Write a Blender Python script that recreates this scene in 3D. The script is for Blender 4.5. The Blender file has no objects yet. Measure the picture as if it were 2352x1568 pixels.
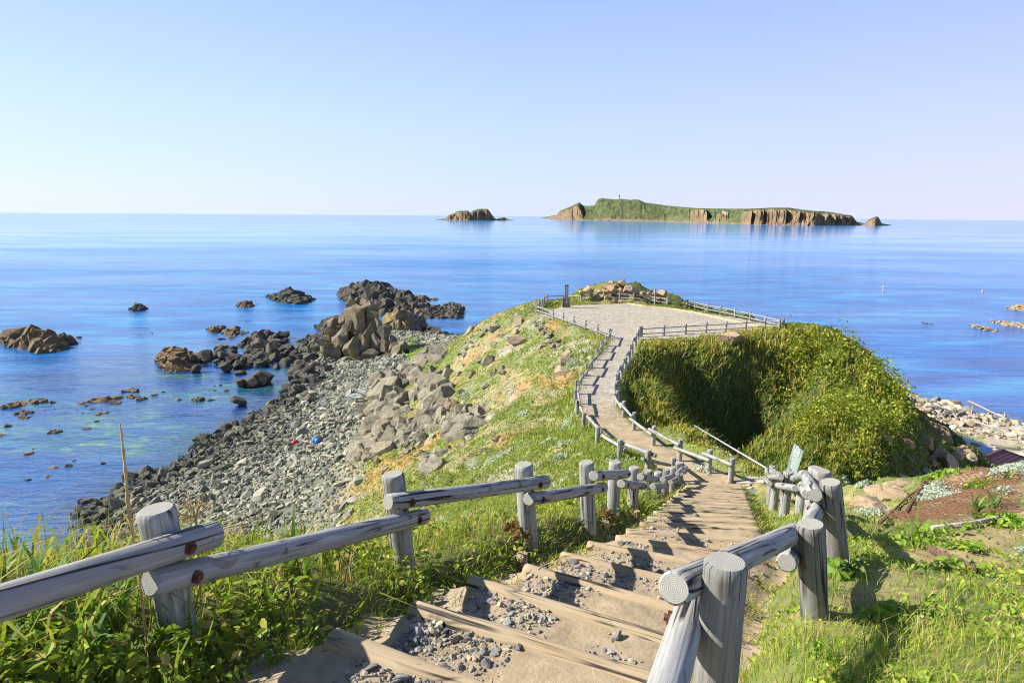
import bpy, math, random
import numpy as np
from mathutils import Matrix, Vector
R = math.radians
rng = np.random.default_rng(7)
random.seed(7)
S = bpy.context.scene
COL = S.collection

# ------------------------------------------------------------------ camera, sky, sun, exposure
PITCH, ROLL, FPX = 11.76, 0.44, 1400.0          # lens expressed on a 2352 x 1568 picture
CAM = np.array([0.0, 0.0, 22.0])
p_, r_ = R(PITCH), R(ROLL)
FWD = np.array([0, math.cos(p_), -math.sin(p_)])
RT0 = np.array([1.0, 0, 0]); UP0 = np.array([0, math.sin(p_), math.cos(p_)])
RT = math.cos(r_) * RT0 + math.sin(r_) * UP0
UP = -math.sin(r_) * RT0 + math.cos(r_) * UP0
cd = bpy.data.cameras.new('camera'); cam = bpy.data.objects.new('camera', cd); COL.objects.link(cam)
cd.sensor_width = 36; cd.lens = 36 * FPX / 2352; cd.clip_start = 0.05; cd.clip_end = 30000
M = Matrix.Identity(4)
for i in range(3):
    M[i][0] = RT[i]; M[i][1] = UP[i]; M[i][2] = -FWD[i]; M[i][3] = CAM[i]
cam.matrix_world = M
S.camera = cam

SUN_EL, SUN_AZ = 36.5, -83.0      # azimuth measured from +Y towards +X
az, el = R(SUN_AZ), R(SUN_EL)
SDIR = Vector((math.sin(az) * math.cos(el), math.cos(az) * math.cos(el), math.sin(el)))
sl = bpy.data.lights.new('sun', 'SUN'); sl.energy = 5.0; sl.angle = R(0.53); sl.color = (1.0, 0.95, 0.86)
so = bpy.data.objects.new('sun', sl); COL.objects.link(so)
so.rotation_euler = SDIR.to_track_quat('Z', 'Y').to_euler(); so.location = (-60, 0, 80)

W = bpy.data.worlds.new('World'); S.world = W; W.use_nodes = True
nt = W.node_tree; N = nt.nodes; L = nt.links; N.clear()
wo = N.new('ShaderNodeOutputWorld'); bg = N.new('ShaderNodeBackground'); bg.inputs[1].default_value = 0.1
tc = N.new('ShaderNodeTexCoord'); sx = N.new('ShaderNodeSeparateXYZ'); L.new(tc.outputs['Generated'], sx.inputs[0])
mx = N.new('ShaderNodeMath'); mx.operation = 'MAXIMUM'; mx.inputs[1].default_value = 0.012; L.new(sx.outputs[2], mx.inputs[0])
cb = N.new('ShaderNodeCombineXYZ'); L.new(sx.outputs[0], cb.inputs[0]); L.new(sx.outputs[1], cb.inputs[1]); L.new(mx.outputs[0], cb.inputs[2])
sky = N.new('ShaderNodeTexSky'); sky.sky_type = 'NISHITA'; sky.sun_disc = False
sky.sun_elevation = el; sky.sun_rotation = az; sky.air_density = 1.0; sky.dust_density = 0.4; sky.ozone_density = 2.0
L.new(cb.outputs[0], sky.inputs[0])
# the day's own colour cast: pale cyan towards the sun, lavender away from it, deeper blue overhead
rp = N.new('ShaderNodeValToRGB'); L.new(mx.outputs[0], rp.inputs[0])
e = rp.color_ramp.elements
e[0].position = 0.0; e[0].color = (0.66, 0.74, 0.93, 1)
e[1].position = 1.0; e[1].color = (0.05, 0.10, 0.24, 1)
for pos, c in ((0.13, (0.58, 0.71, 0.95, 1)), (0.29, (0.41, 0.57, 0.93, 1)), (0.45, (0.20, 0.31, 0.58, 1)), (0.65, (0.09, 0.16, 0.34, 1))):
    q = e.new(pos); q.color = c
azr = N.new('ShaderNodeMapRange'); azr.inputs[1].default_value = -0.75; azr.inputs[2].default_value = 0.75
L.new(sx.outputs[0], azr.inputs[0])
ar = N.new('ShaderNodeValToRGB'); L.new(azr.outputs[0], ar.inputs[0]); a = ar.color_ramp.elements
a[0].position = 0.0; a[0].color = (1.06, 1.10, 1.04, 1); a[1].position = 1.0; a[1].color = (1.02, 0.91, 1.03, 1)
q = a.new(0.5); q.color = (0.96, 0.98, 1.0, 1)
ml = N.new('ShaderNodeVectorMath'); ml.operation = 'MULTIPLY'; L.new(rp.outputs[0], ml.inputs[0]); L.new(ar.outputs[0], ml.inputs[1])
sc_ = N.new('ShaderNodeVectorMath'); sc_.operation = 'SCALE'; sc_.inputs[3].default_value = 6.5; L.new(ml.outputs[0], sc_.inputs[0])
mixw = N.new('ShaderNodeMix'); mixw.data_type = 'RGBA'; mixw.inputs[0].default_value = 0.86
L.new(sky.outputs[0], mixw.inputs[6]); L.new(sc_.outputs[0], mixw.inputs[7])
L.new(mixw.outputs[2], bg.inputs[0]); L.new(bg.outputs[0], wo.inputs[0])

S.view_settings.view_transform = 'Standard'; S.view_settings.look = 'None'
S.view_settings.exposure = 0.8; S.view_settings.gamma = 1.0
S.render.engine = 'CYCLES'
S.cycles.use_denoising = True; S.cycles.filter_width = 1.05; S.cycles.max_bounces = 6; S.cycles.transparent_max_bounces = 8
S.cycles.caustics_reflective = False; S.cycles.caustics_refractive = False

# ------------------------------------------------------------------ picture <-> world helpers
def ray(u, v):
    u = np.asarray(u, float); v = np.asarray(v, float)
    return FWD + ((u - 1176) / FPX)[..., None] * RT - ((v - 784) / FPX)[..., None] * UP
def PD(u, v, d): return CAM + ray(u, v) * np.asarray(d, float)[..., None]
def PZ(u, v, z):
    k = ray(u, v); return CAM + k * (np.asarray(z, float) / k[..., 2])[..., None]
def c2u(c, x, y):               # crop notes -> picture units
    ox, oy, s = {3: (1163.75, 980, .375), 2: (551.25, 980, .375), 4: (1739.5, 980, .375), 5: (0, 612.5, .3125), 6: (551.25, 612.5, .3125),
                 7: (1163.75, 612.5, .3125), 8: (1739.5, 612.5, .3125), 60: (704.4, 624.75, .1693), 50: (1225, 630.9, .1354),
                 11: (980, 428.75, .2344), 12: (1500.6, 441, .2474)}[c]
    return ox + x * s, oy + y * s

# ------------------------------------------------------------------ noise
def _h(ix, iy, iz):
    h = (ix.astype(np.uint32) * np.uint32(374761393) + iy.astype(np.uint32) * np.uint32(668265263) + iz.astype(np.uint32) * np.uint32(2246822519))
    h = (h ^ (h >> np.uint32(13))) * np.uint32(1274126177); h = h ^ (h >> np.uint32(16))
    return h.astype(np.float64) / 4294967295.0
def vn(x, y, z=0.0):
    x = np.asarray(x, float); y = np.asarray(y, float); z = np.asarray(z, float) + 0 * x
    with np.errstate(over='ignore'):
        xi, yi, zi = np.floor(x).astype(np.int64), np.floor(y).astype(np.int64), np.floor(z).astype(np.int64)
        fx, fy, fz = x - xi, y - yi, z - zi
        fx, fy, fz = [f * f * (3 - 2 * f) for f in (fx, fy, fz)]
        r = 0
        for a in (0, 1):
            for b in (0, 1):
                for c in (0, 1):
                    r = r + _h(xi + a, yi + b, zi + c) * (fx if a else 1 - fx) * (fy if b else 1 - fy) * (fz if c else 1 - fz)
    return r
def fbm(x, y, z=0.0, o=4):
    r = 0; a = 0.5; t = 0
    for i in range(o):
        r = r + a * vn(x * 2 ** i + 17.3 * i, y * 2 ** i + 5.1 * i, np.asarray(z) * 2 ** i); t += a; a *= .5
    return r / t
def sst(a, b, x):
    t = np.clip((x - a) / (b - a), 0, 1); return t * t * (3 - 2 * t)

# ------------------------------------------------------------------ object helpers
def mesh(name, V, F, mats=(), col=None, smooth=False, midx=None, uv=None):
    me = bpy.data.meshes.new(name)
    V = np.asarray(V, np.float32); Fs = F if isinstance(F, list) else [F]
    Fs = [np.asarray(f, np.int32) for f in Fs if len(f)]
    me.vertices.add(len(V)); me.vertices.foreach_set('co', V.ravel())
    nl = sum(f.size for f in Fs); nf = sum(len(f) for f in Fs)
    me.loops.add(nl); me.loops.foreach_set('vertex_index', np.concatenate([f.ravel() for f in Fs]))
    st = np.concatenate([np.full(len(f), f.shape[1], np.int32) for f in Fs]); ls = np.concatenate([[0], np.cumsum(st)[:-1]]).astype(np.int32)
    me.polygons.add(nf); me.polygons.foreach_set('loop_start', ls)
    me.polygons.foreach_set('use_smooth', np.full(nf, smooth, bool))
    if midx is not None: me.polygons.foreach_set('material_index', np.asarray(midx, np.int32))
    me.update(calc_edges=True)
    if col is not None:
        at = me.attributes.new('Col', 'FLOAT_COLOR', 'POINT'); c = np.ones((len(V), 4), np.float32); c[:, :col.shape[1]] = col
        at.data.foreach_set('color', c.ravel())
    if uv is not None:
        ul = me.uv_layers.new(name='UVMap'); ul.data.foreach_set('uv', np.asarray(uv, np.float32).ravel())
    for m in mats: me.materials.append(m)
    return me
def obj(name, me, parent=None, loc=None, label=None, cat=None, group=None, kind=None):
    o = bpy.data.objects.new(name, me); COL.objects.link(o)
    if parent is not None: o.parent = parent
    if loc is not None: o.location = loc
    return tag(o, label, cat, group, kind)
def tag(o, label=None, cat=None, group=None, kind=None):
    if label: o['label'] = label
    if cat: o['category'] = cat
    if group: o['group'] = group
    if kind: o['kind'] = kind
    return o
def merge(parts):               # [(V,F)...] -> one V, F list by face width
    Vs, Fd, n = [], {}, 0
    for V, F in parts:
        Vs.append(np.asarray(V, float))
        for f in (F if isinstance(F, list) else [F]):
            f = np.asarray(f)
            if len(f): Fd.setdefault(f.shape[1], []).append(f + n)
        n += len(V)
    return np.concatenate(Vs), [np.concatenate(v) for v in Fd.values()]
def box(c, s, rz=0.0, tilt=None):
    v = np.array([[i, j, k] for i in (-.5, .5) for j in (-.5, .5) for k in (-.5, .5)]) * np.asarray(s)
    if tilt is not None: v = v @ np.array(Matrix.Rotation(tilt[1], 3, tilt[0])).T
    v = v @ np.array(Matrix.Rotation(rz, 3, 'Z')).T + np.asarray(c)
    return v, np.array([[0, 1, 3, 2], [4, 6, 7, 5], [0, 4, 5, 1], [2, 3, 7, 6], [0, 2, 6, 4], [1, 5, 7, 3]])
def beam(a, b, w, h):           # a box from a to b
    a, b = np.asarray(a, float), np.asarray(b, float); d = b - a; Ln = np.linalg.norm(d); d /= Ln
    up = np.array([0, 0, 1.0]) if abs(d[2]) < .95 else np.array([0, 1.0, 0]); s = np.cross(d, up); s /= np.linalg.norm(s); t = np.cross(s, d)
    v = np.array([(a if i == 0 else b) + s * w * j + t * h * k for i in (0, 1) for j in (-.5, .5) for k in (-.5, .5)])
    return v, np.array([[0, 1, 3, 2], [4, 6, 7, 5], [0, 4, 5, 1], [2, 3, 7, 6], [0, 2, 6, 4], [1, 5, 7, 3]])
def tube(pts, rad, n=6):
    pts = np.asarray(pts, float); m = len(pts); rad = np.broadcast_to(rad, (m,))
    d = np.gradient(pts, axis=0); d /= np.linalg.norm(d, axis=1)[:, None] + 1e-9
    ref = np.array([0, 0, 1.0]) if abs(d[0][2]) < .9 else np.array([1.0, 0, 0])
    s = np.cross(d, ref); s /= np.linalg.norm(s, axis=1)[:, None]; t = np.cross(s, d)
    an = np.arange(n) * 2 * math.pi / n
    V = (pts[:, None] + rad[:, None, None] * (np.cos(an)[None, :, None] * s[:, None] + np.sin(an)[None, :, None] * t[:, None])).reshape(-1, 3)
    i = np.arange(m - 1)[:, None] * n; j = np.arange(n)[None]; k = (j + 1) % n
    F = np.stack([i + j, i + k, i + n + k, i + n + j], -1).reshape(-1, 4)
    V = np.concatenate([V, pts[:1], pts[-1:]]); b = m * n
    C = [[b, (q + 1) % n, q] for q in range(n)] + [[b + 1, (m - 1) * n + q, (m - 1) * n + (q + 1) % n] for q in range(n)]
    return V, [F, np.array(C)]
def log_mesh(name, a, b, ra, rb, seed=0, n=18, seg=10, mats=None, wob=.02):
    """a round log from a to b: UV = (around, along) in metres, end caps carry the end-grain material"""
    a, b = np.asarray(a, float), np.asarray(b, float); d = b - a; Ln = np.linalg.norm(d); d = d / Ln
    ref = np.array([0, 0, 1.0]) if abs(d[2]) < .9 else np.array([1.0, 0, 0])
    s = np.cross(d, ref); s /= np.linalg.norm(s); t = np.cross(s, d)
    lr = np.random.default_rng(seed); bev = min(.012, ra * .15)
    ts = np.concatenate([[0, bev / Ln], np.linspace(.04, .96, seg), [1 - bev / Ln, 1]]); rr = ra + (rb - ra) * ts
    rr = rr * (1 + wob * (fbm(ts * 5 + seed * 3.1, ts * 0 + seed) - .5) * 2); rr[0] -= bev; rr[-1] -= bev
    an = np.arange(n) * 2 * math.pi / n; m = len(ts)
    rad = rr[:, None] * (1 + .035 * (vn(np.cos(an)[None] * 1.6 + seed, np.sin(an)[None] * 1.6, ts[:, None] * 3) - .5) * 2)
    cen = a + d * (ts * Ln)[:, None] + s * (wob * ra * 3 * (vn(ts * 2.0 + seed, ts * 0) - .5))[:, None]
    V = (cen[:, None] + rad[..., None] * (np.cos(an)[None, :, None] * s + np.sin(an)[None, :, None] * t)).reshape(-1, 3)
    F, U, mi = [], [], []
    o = lr.uniform(0, 50)
    for i in range(m - 1):
        for j in range(n):
            k = (j + 1) % n
            F.append([i * n + j, i * n + k, (i + 1) * n + k, (i + 1) * n + j])
            x0, x1 = j / n * 6.283 * ra, (j + 1) / n * 6.283 * ra
            U += [(x0 + o, ts[i] * Ln + o), (x1 + o, ts[i] * Ln + o), (x1 + o, ts[i + 1] * Ln + o), (x0 + o, ts[i + 1] * Ln + o)]; mi.append(0)
    F4 = np.array(F); V = np.concatenate([V, V[:n], V[(m - 1) * n:m * n], cen[:1], cen[-1:]]); bi = m * n + 2 * n; T = []; c0_ = m * n
    for j in range(n):
        k = (j + 1) % n
        T.append([bi, c0_ + k, c0_ + j]); U += [(0, 0), (math.cos(an[k]) * ra, math.sin(an[k]) * ra), (math.cos(an[j]) * ra, math.sin(an[j]) * ra)]; mi.append(1)
    for j in range(n):
        k = (j + 1) % n; q = m * n + n
        T.append([bi + 1, q + j, q + k]); U += [(0, 0), (math.cos(an[j]) * ra, math.sin(an[j]) * ra), (math.cos(an[k]) * ra, math.sin(an[k]) * ra)]; mi.append(1)
    me = mesh(name, V, [F4, np.array(T)], mats, smooth=True, midx=mi, uv=U)
    return me
def ico(sub):
    t = (1 + 5 ** .5) / 2
    v = [(-1, t, 0), (1, t, 0), (-1, -t, 0), (1, -t, 0), (0, -1, t), (0, 1, t), (0, -1, -t), (0, 1, -t), (t, 0, -1), (t, 0, 1), (-t, 0, -1), (-t, 0, 1)]
    f = [(0, 11, 5), (0, 5, 1), (0, 1, 7), (0, 7, 10), (0, 10, 11), (1, 5, 9), (5, 11, 4), (11, 10, 2), (10, 7, 6), (7, 1, 8), (3, 9, 4), (3, 4, 2), (3, 2, 6), (3, 6, 8), (3, 8, 9), (4, 9, 5), (2, 4, 11), (6, 2, 10), (8, 6, 7), (9, 8, 1)]
    v = [np.array(q) / np.linalg.norm(q) for q in v]
    for _ in range(sub):
        c = {}; g = []
        def mid(i, j):
            k = (min(i, j), max(i, j))
            if k not in c: w = v[i] + v[j]; v.append(w / np.linalg.norm(w)); c[k] = len(v) - 1
            return c[k]
        for x, y, z in f:
            a_, b_, c_ = mid(x, y), mid(y, z), mid(z, x); g += [(x, a_, c_), (y, b_, a_), (z, c_, b_), (a_, b_, c_)]
        f = g
    return np.array(v), np.array(f)
ICO = {s: ico(s) for s in (1, 2, 3)}
def chunk(seed, sub=2, cuts=11, lo=.5, hi=.85, rough=.05):
    """an angular stone: a sphere cut by random planes, then roughened"""
    g = np.random.default_rng(seed); V, F = ICO[sub]; V = V.copy()
    for _ in range(cuts):
        n = g.normal(size=3); n /= np.linalg.norm(n); V -= n * np.maximum(0, V @ n - g.uniform(lo, hi))[:, None]
    if rough:
        k = (fbm(V[:, 0] * 3 + seed, V[:, 1] * 3, V[:, 2] * 3, 3) - .5) * 2 * rough; V = V * (1 + k)[:, None]
    V -= (V.max(0) + V.min(0)) / 2; V /= (V.max(0) - V.min(0)) / 2
    return V, F
LIB3 = [chunk(100 + i, 3, 13, .45, .8, .07) for i in range(9)]
LIB2 = [chunk(200 + i, 2, 11, .5, .85, .05) for i in range(10)]
LIB1 = [chunk(300 + i, 1, 10, .35, .75, .0) for i in range(12)]
def rotm(g, n, tilt=.5):
    """random yaw with limited tilt, n matrices"""
    y = g.uniform(0, 2 * math.pi, n); p = g.normal(0, tilt, n); q = g.normal(0, tilt, n)
    z = np.zeros(n); o = np.ones(n)
    Z = np.stack([np.cos(y), -np.sin(y), z, np.sin(y), np.cos(y), z, z, z, o], -1).reshape(n, 3, 3)
    X = np.stack([o, z, z, z, np.cos(p), -np.sin(p), z, np.sin(p), np.cos(p)], -1).reshape(n, 3, 3)
    Y = np.stack([np.cos(q), z, np.sin(q), z, o, z, -np.sin(q), z, np.cos(q)], -1).reshape(n, 3, 3)
    return Z @ X @ Y
def scatter(lib, pos, rot, scl, g, colr=None):
    """many copies of library shapes in one mesh"""
    pick = g.integers(0, len(lib), len(pos)); Vs, Fs, Cs, n = [], [], [], 0
    for k, (V, F) in enumerate(lib):
        i = np.nonzero(pick == k)[0]
        if not len(i): continue
        A = np.einsum('nij,nvj->nvi', rot[i], V[None] * scl[i][:, None, :]) + pos[i][:, None]
        Vs.append(A.reshape(-1, 3)); Fs.append((F[None] + (np.arange(len(i)) * len(V))[:, None, None]).reshape(-1, 3) + n)
        if colr is not None: Cs.append(np.repeat(colr[i], len(V), 0))
        n += len(i) * len(V)
    return np.concatenate(Vs), np.concatenate(Fs), (np.concatenate(Cs) if colr is not None else None)

# ------------------------------------------------------------------ materials
def mat(name):
    m = bpy.data.materials.new(name); m.use_nodes = True; t = m.node_tree; t.nodes.clear()
    o = t.nodes.new('ShaderNodeOutputMaterial'); return m, t, o
def nd(t, typ, **k):
    n = t.nodes.new('ShaderNode' + typ)
    for a, v in k.items():
        if a.startswith('i_'):
            key = a[2:]; n.inputs[int(key) if key.isdigit() else key].default_value = v
        else: setattr(n, a, v)
    return n
def ramp(t, src, stops):
    n = nd(t, 'ValToRGB'); t.links.new(src, n.inputs[0]); el_ = n.color_ramp.elements
    while len(el_) < len(stops): el_.new(.5)
    for x, (p, c) in zip(el_, stops): x.position = p; x.color = (*c, 1) if len(c) == 3 else c
    return n.outputs[0]
def mix(t, f, a, b, typ='MIX'):
    n = nd(t, 'Mix', data_type='RGBA', blend_type=typ)
    for i, s in ((0, f), (6, a), (7, b)):
        if hasattr(s, 'links'): t.links.new(s, n.inputs[i])
        else: n.inputs[i].default_value = s if i == 0 else (*s, 1)
    return n.outputs[2]
def noise(t, vec, scale, detail=4, rough=.55, dist=0.0):
    n = nd(t, 'TexNoise', i_Scale=scale, i_Detail=detail, i_Roughness=rough, i_Distortion=dist)
    if vec is not None: t.links.new(vec, n.inputs['Vector'])
    return n.outputs[0]
def pos(t, sc=None):
    g = nd(t, 'NewGeometry').outputs['Position']
    if sc is None: return g
    n = nd(t, 'VectorMath', operation='MULTIPLY'); t.links.new(g, n.inputs[0]); n.inputs[1].default_value = sc; return n.outputs[0]
def bump(t, h, strength, dist=.02, nrm=None):
    n = nd(t, 'Bump', i_Strength=strength, i_Distance=dist); t.links.new(h, n.inputs['Height'])
    if nrm is not None: t.links.new(nrm, n.inputs['Normal'])
    return n.outputs[0]
def pbr(t, o, color, rough=.9, nrm=None, spec=.3, metal=0.0):
    b = nd(t, 'BsdfPrincipled', i_Roughness=rough, i_Metallic=metal); b.inputs['Specular IOR Level'].default_value = spec
    if hasattr(color, 'links'): t.links.new(color, b.inputs['Base Color'])
    else: b.inputs['Base Color'].default_value = (*color, 1)
    if nrm is not None: t.links.new(nrm, b.inputs['Normal'])
    t.links.new(b.outputs[0], o.inputs[0]); return b
def simple(name, c, rough=.7, var=.25, scale=6, spec=.3, metal=0.0):
    m, t, o = mat(name); n = noise(t, pos(t), scale, 5)
    k = ramp(t, n, [(.3, tuple(x * (1 - var) for x in c)), (.7, tuple(min(1, x * (1 + var)) for x in c))])
    pbr(t, o, k, rough, bump(t, n, .2, .01), spec, metal); return m
def wood(name, light, dark, warm=0.0):
    m, t, o = mat(name); uv = nd(t, 'UVMap', uv_map='UVMap').outputs[0]
    def st(a, b):
        n = nd(t, 'VectorMath', operation='MULTIPLY'); t.links.new(uv, n.inputs[0]); n.inputs[1].default_value = (a, b, 1); return n.outputs[0]
    gr = noise(t, st(60, 2.2), 1.0, 4, .6, .3); big = noise(t, st(7, 1.2), 1.0, 3, .5, .6); kn = noise(t, st(10, 4), 1.0, 2, .5, 1.5)
    c = ramp(t, gr, [(.3, dark), (.62, light)])
    c = mix(t, ramp(t, big, [(.38, (0, 0, 0)), (.68, (1, 1, 1))]), c, tuple(x * .72 for x in light))
    c = mix(t, ramp(t, noise(t, st(3, .8), 1.0, 3), [(.48, (0, 0, 0)), (.68, (.55, .55, .55))]), c, tuple(x * y for x, y in zip(dark, (1.15, 1.0, .85))))
    c = mix(t, ramp(t, kn, [(.62, (0, 0, 0)), (.72, (.8, .8, .8))]), c, (.13, .10, .075))
    cr = noise(t, st(17, .55), 1.0, 1.5, .4, .12); crk = ramp(t, cr, [(.470, (0, 0, 0)), (.492, (1, 1, 1)), (.508, (1, 1, 1)), (.53, (0, 0, 0))])
    lm = ramp(t, noise(t, st(5, 1.6), 1.0, 2), [(.45, (0, 0, 0)), (.55, (1, 1, 1))])
    k2 = mix(t, 1.0, crk, lm, 'MULTIPLY'); c = mix(t, k2, c, (.035, .03, .028))
    sub = nd(t, 'Math', operation='MULTIPLY_ADD', i_1=-1.2); t.links.new(k2, sub.inputs[0]); t.links.new(gr, sub.inputs[2])
    pbr(t, o, c, .8, bump(t, sub.outputs[0], .55, .006), .25); return m
def endgrain(name, c, dk):
    m, t, o = mat(name); uv = nd(t, 'UVMap', uv_map='UVMap').outputs[0]
    ns = noise(t, uv, 30, 3); ln = nd(t, 'VectorMath', operation='LENGTH'); t.links.new(uv, ln.inputs[0])
    ma = nd(t, 'Math', operation='MULTIPLY_ADD', i_1=.01); t.links.new(ns, ma.inputs[0]); t.links.new(ln.outputs['Value'], ma.inputs[2])
    s = nd(t, 'Math', operation='MULTIPLY', i_1=820.0); t.links.new(ma.outputs[0], s.inputs[0]); si = nd(t, 'Math', operation='SINE'); t.links.new(s.outputs[0], si.inputs[0])
    k = ramp(t, si.outputs[0], [(0.0, dk), (.8, c)]); k = mix(t, ramp(t, noise(t, uv, 14, 4), [(.35, (0, 0, 0)), (.75, (.6, .6, .6))]), k, tuple(x * .6 for x in c))
    gr = nd(t, 'TexGradient', gradient_type='RADIAL'); t.links.new(uv, gr.inputs[0]); g2 = nd(t, 'Math', operation='MULTIPLY', i_1=7.0); t.links.new(gr.outputs['Fac'], g2.inputs[0])
    fr = nd(t, 'Math', operation='FRACT'); t.links.new(g2.outputs[0], fr.inputs[0])
    k = mix(t, ramp(t, fr.outputs[0], [(.0, (.8, .8, .8)), (.025, (0, 0, 0))]), k, (.1, .09, .08))
    pbr(t, o, k, .9, bump(t, si.outputs[0], .2, .003), .2); return m
def rock(name, c1, c2, tint=(.3, .2, .08), tamt=.3, sc=1.0, lich=None, bs=.6):
    m, t, o = mat(name); P = pos(t)
    n = noise(t, P, .9 * sc, 8, .65); n2 = noise(t, P, .25 * sc, 3); n3 = noise(t, P, 6 * sc, 5)
    k = ramp(t, n, [(.3, c1), (.7, c2)]); k = mix(t, ramp(t, n2, [(.45, (0, 0, 0)), (.7, (tamt,) * 3)]), k, tint)
    k = mix(t, ramp(t, n3, [(.35, (.5, .5, .5)), (.55, (0, 0, 0))]), k, tuple(x * .55 for x in c1))
    if lich:
        g = nd(t, 'NewGeometry'); sp = nd(t, 'SeparateXYZ'); t.links.new(g.outputs['Normal'], sp.inputs[0])
        up = ramp(t, sp.outputs[2], [(.1, (0, 0, 0)), (.6, (1, 1, 1))]); ln = ramp(t, noise(t, P, .45, 4), [(.54, (0, 0, 0)), (.62, (.8, .8, .8))])
        k = mix(t, mix(t, 1.0, up, ln, 'MULTIPLY'), k, lich)
    vo = nd(t, 'TexVoronoi', feature='DISTANCE_TO_EDGE', i_Scale=.8 * sc); t.links.new(P, vo.inputs['Vector'])
    cr = ramp(t, vo.outputs[0], [(0, (0, 0, 0)), (.05, (1, 1, 1))])
    b1 = bump(t, cr, bs * .5, .12); b2 = bump(t, n, bs, .25 / sc, b1)
    at = nd(t, 'Attribute', attribute_name='Col')
    pbr(t, o, k, .92, bump(t, n3, .4, .04, b2), .2); return m
def colmat(name, rough=.9, bsc=12.0, bst=.5, bd=.02, nscale=3.0, var=.35, spec=.2):
    """base colour from the mesh's own per-piece colour, broken up by noise"""
    m, t, o = mat(name); at = nd(t, 'Attribute', attribute_name='Col'); P = pos(t)
    n = noise(t, P, nscale, 6, .6); n2 = noise(t, P, bsc, 5)
    k = mix(t, 1.0, at.outputs[0], ramp(t, n, [(.25, (1 - var,) * 3), (.75, (1 + var,) * 3)]), 'MULTIPLY')
    pbr(t, o, k, rough, bump(t, n2, bst, bd), spec); return m
def leafmat(name, trans=.35):
    m, t, o = mat(name); at = nd(t, 'Attribute', attribute_name='Col')
    d = nd(t, 'BsdfPrincipled', i_Roughness=.55); d.inputs['Specular IOR Level'].default_value = .25; t.links.new(at.outputs[0], d.inputs['Base Color'])
    tr = nd(t, 'BsdfTranslucent'); t.links.new(mix(t, 1.0, at.outputs[0], (1.15, 1.25, .6), 'MULTIPLY'), tr.inputs[0])
    mx_ = nd(t, 'MixShader', i_0=trans); t.links.new(d.outputs[0], mx_.inputs[1]); t.links.new(tr.outputs[0], mx_.inputs[2]); t.links.new(mx_.outputs[0], o.inputs[0]); return m

M_WOOD = wood('weathered wood', (.475, .475, .455), (.17, .165, .15))
M_WOODD = wood('dark weathered wood', (.34, .33, .295), (.11, .105, .095))
M_END = endgrain('sawn log end', (.47, .46, .40), (.30, .29, .25))
M_STEP = wood('step timber', (.56, .44, .28), (.34, .26, .16))
M_STEPE = endgrain('step timber end', (.5, .38, .22), (.3, .22, .12))
M_BOLT = simple('rusty iron', (.11, .045, .022), .8, .6, 40)
M_RUST = simple('rust red iron', (.17, .085, .048), .85, .5, 20)
M_PIPE = simple('galvanised pipe', (.50, .53, .54), .4, .2, 8, .5, .4)
M_LEAF = leafmat('leaf and blade')
M_GROUND = colmat('ground', .95, 14.0, .45, .02, 2.2, .35)
M_STONE = colmat('beach stone', .85, 14, .4, .02, 2.0, .35)
M_ROCKD = rock('dark sea rock', (.04, .038, .034), (.165, .155, .13), (.24, .17, .09), .35, 1.0, None, .8)
M_ROCKS = rock('rock stack', (.12, .105, .08), (.30, .26, .19), (.32, .20, .09), .4, .8, (.36, .24, .045))
M_ROCKG = rock('grey slope rock', (.135, .12, .085), (.41, .37, .275), (.40, .30, .17), .35, 1.4, None, .8)
M_ROCKT = rock('tan boulder', (.30, .23, .15), (.50, .39, .26), (.42, .24, .10), .5, 1.6)
M_ROCKB = rock('brown tide rock', (.11, .08, .05), (.36, .25, .13), (.09, .07, .05), .5, 1.4)

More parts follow.
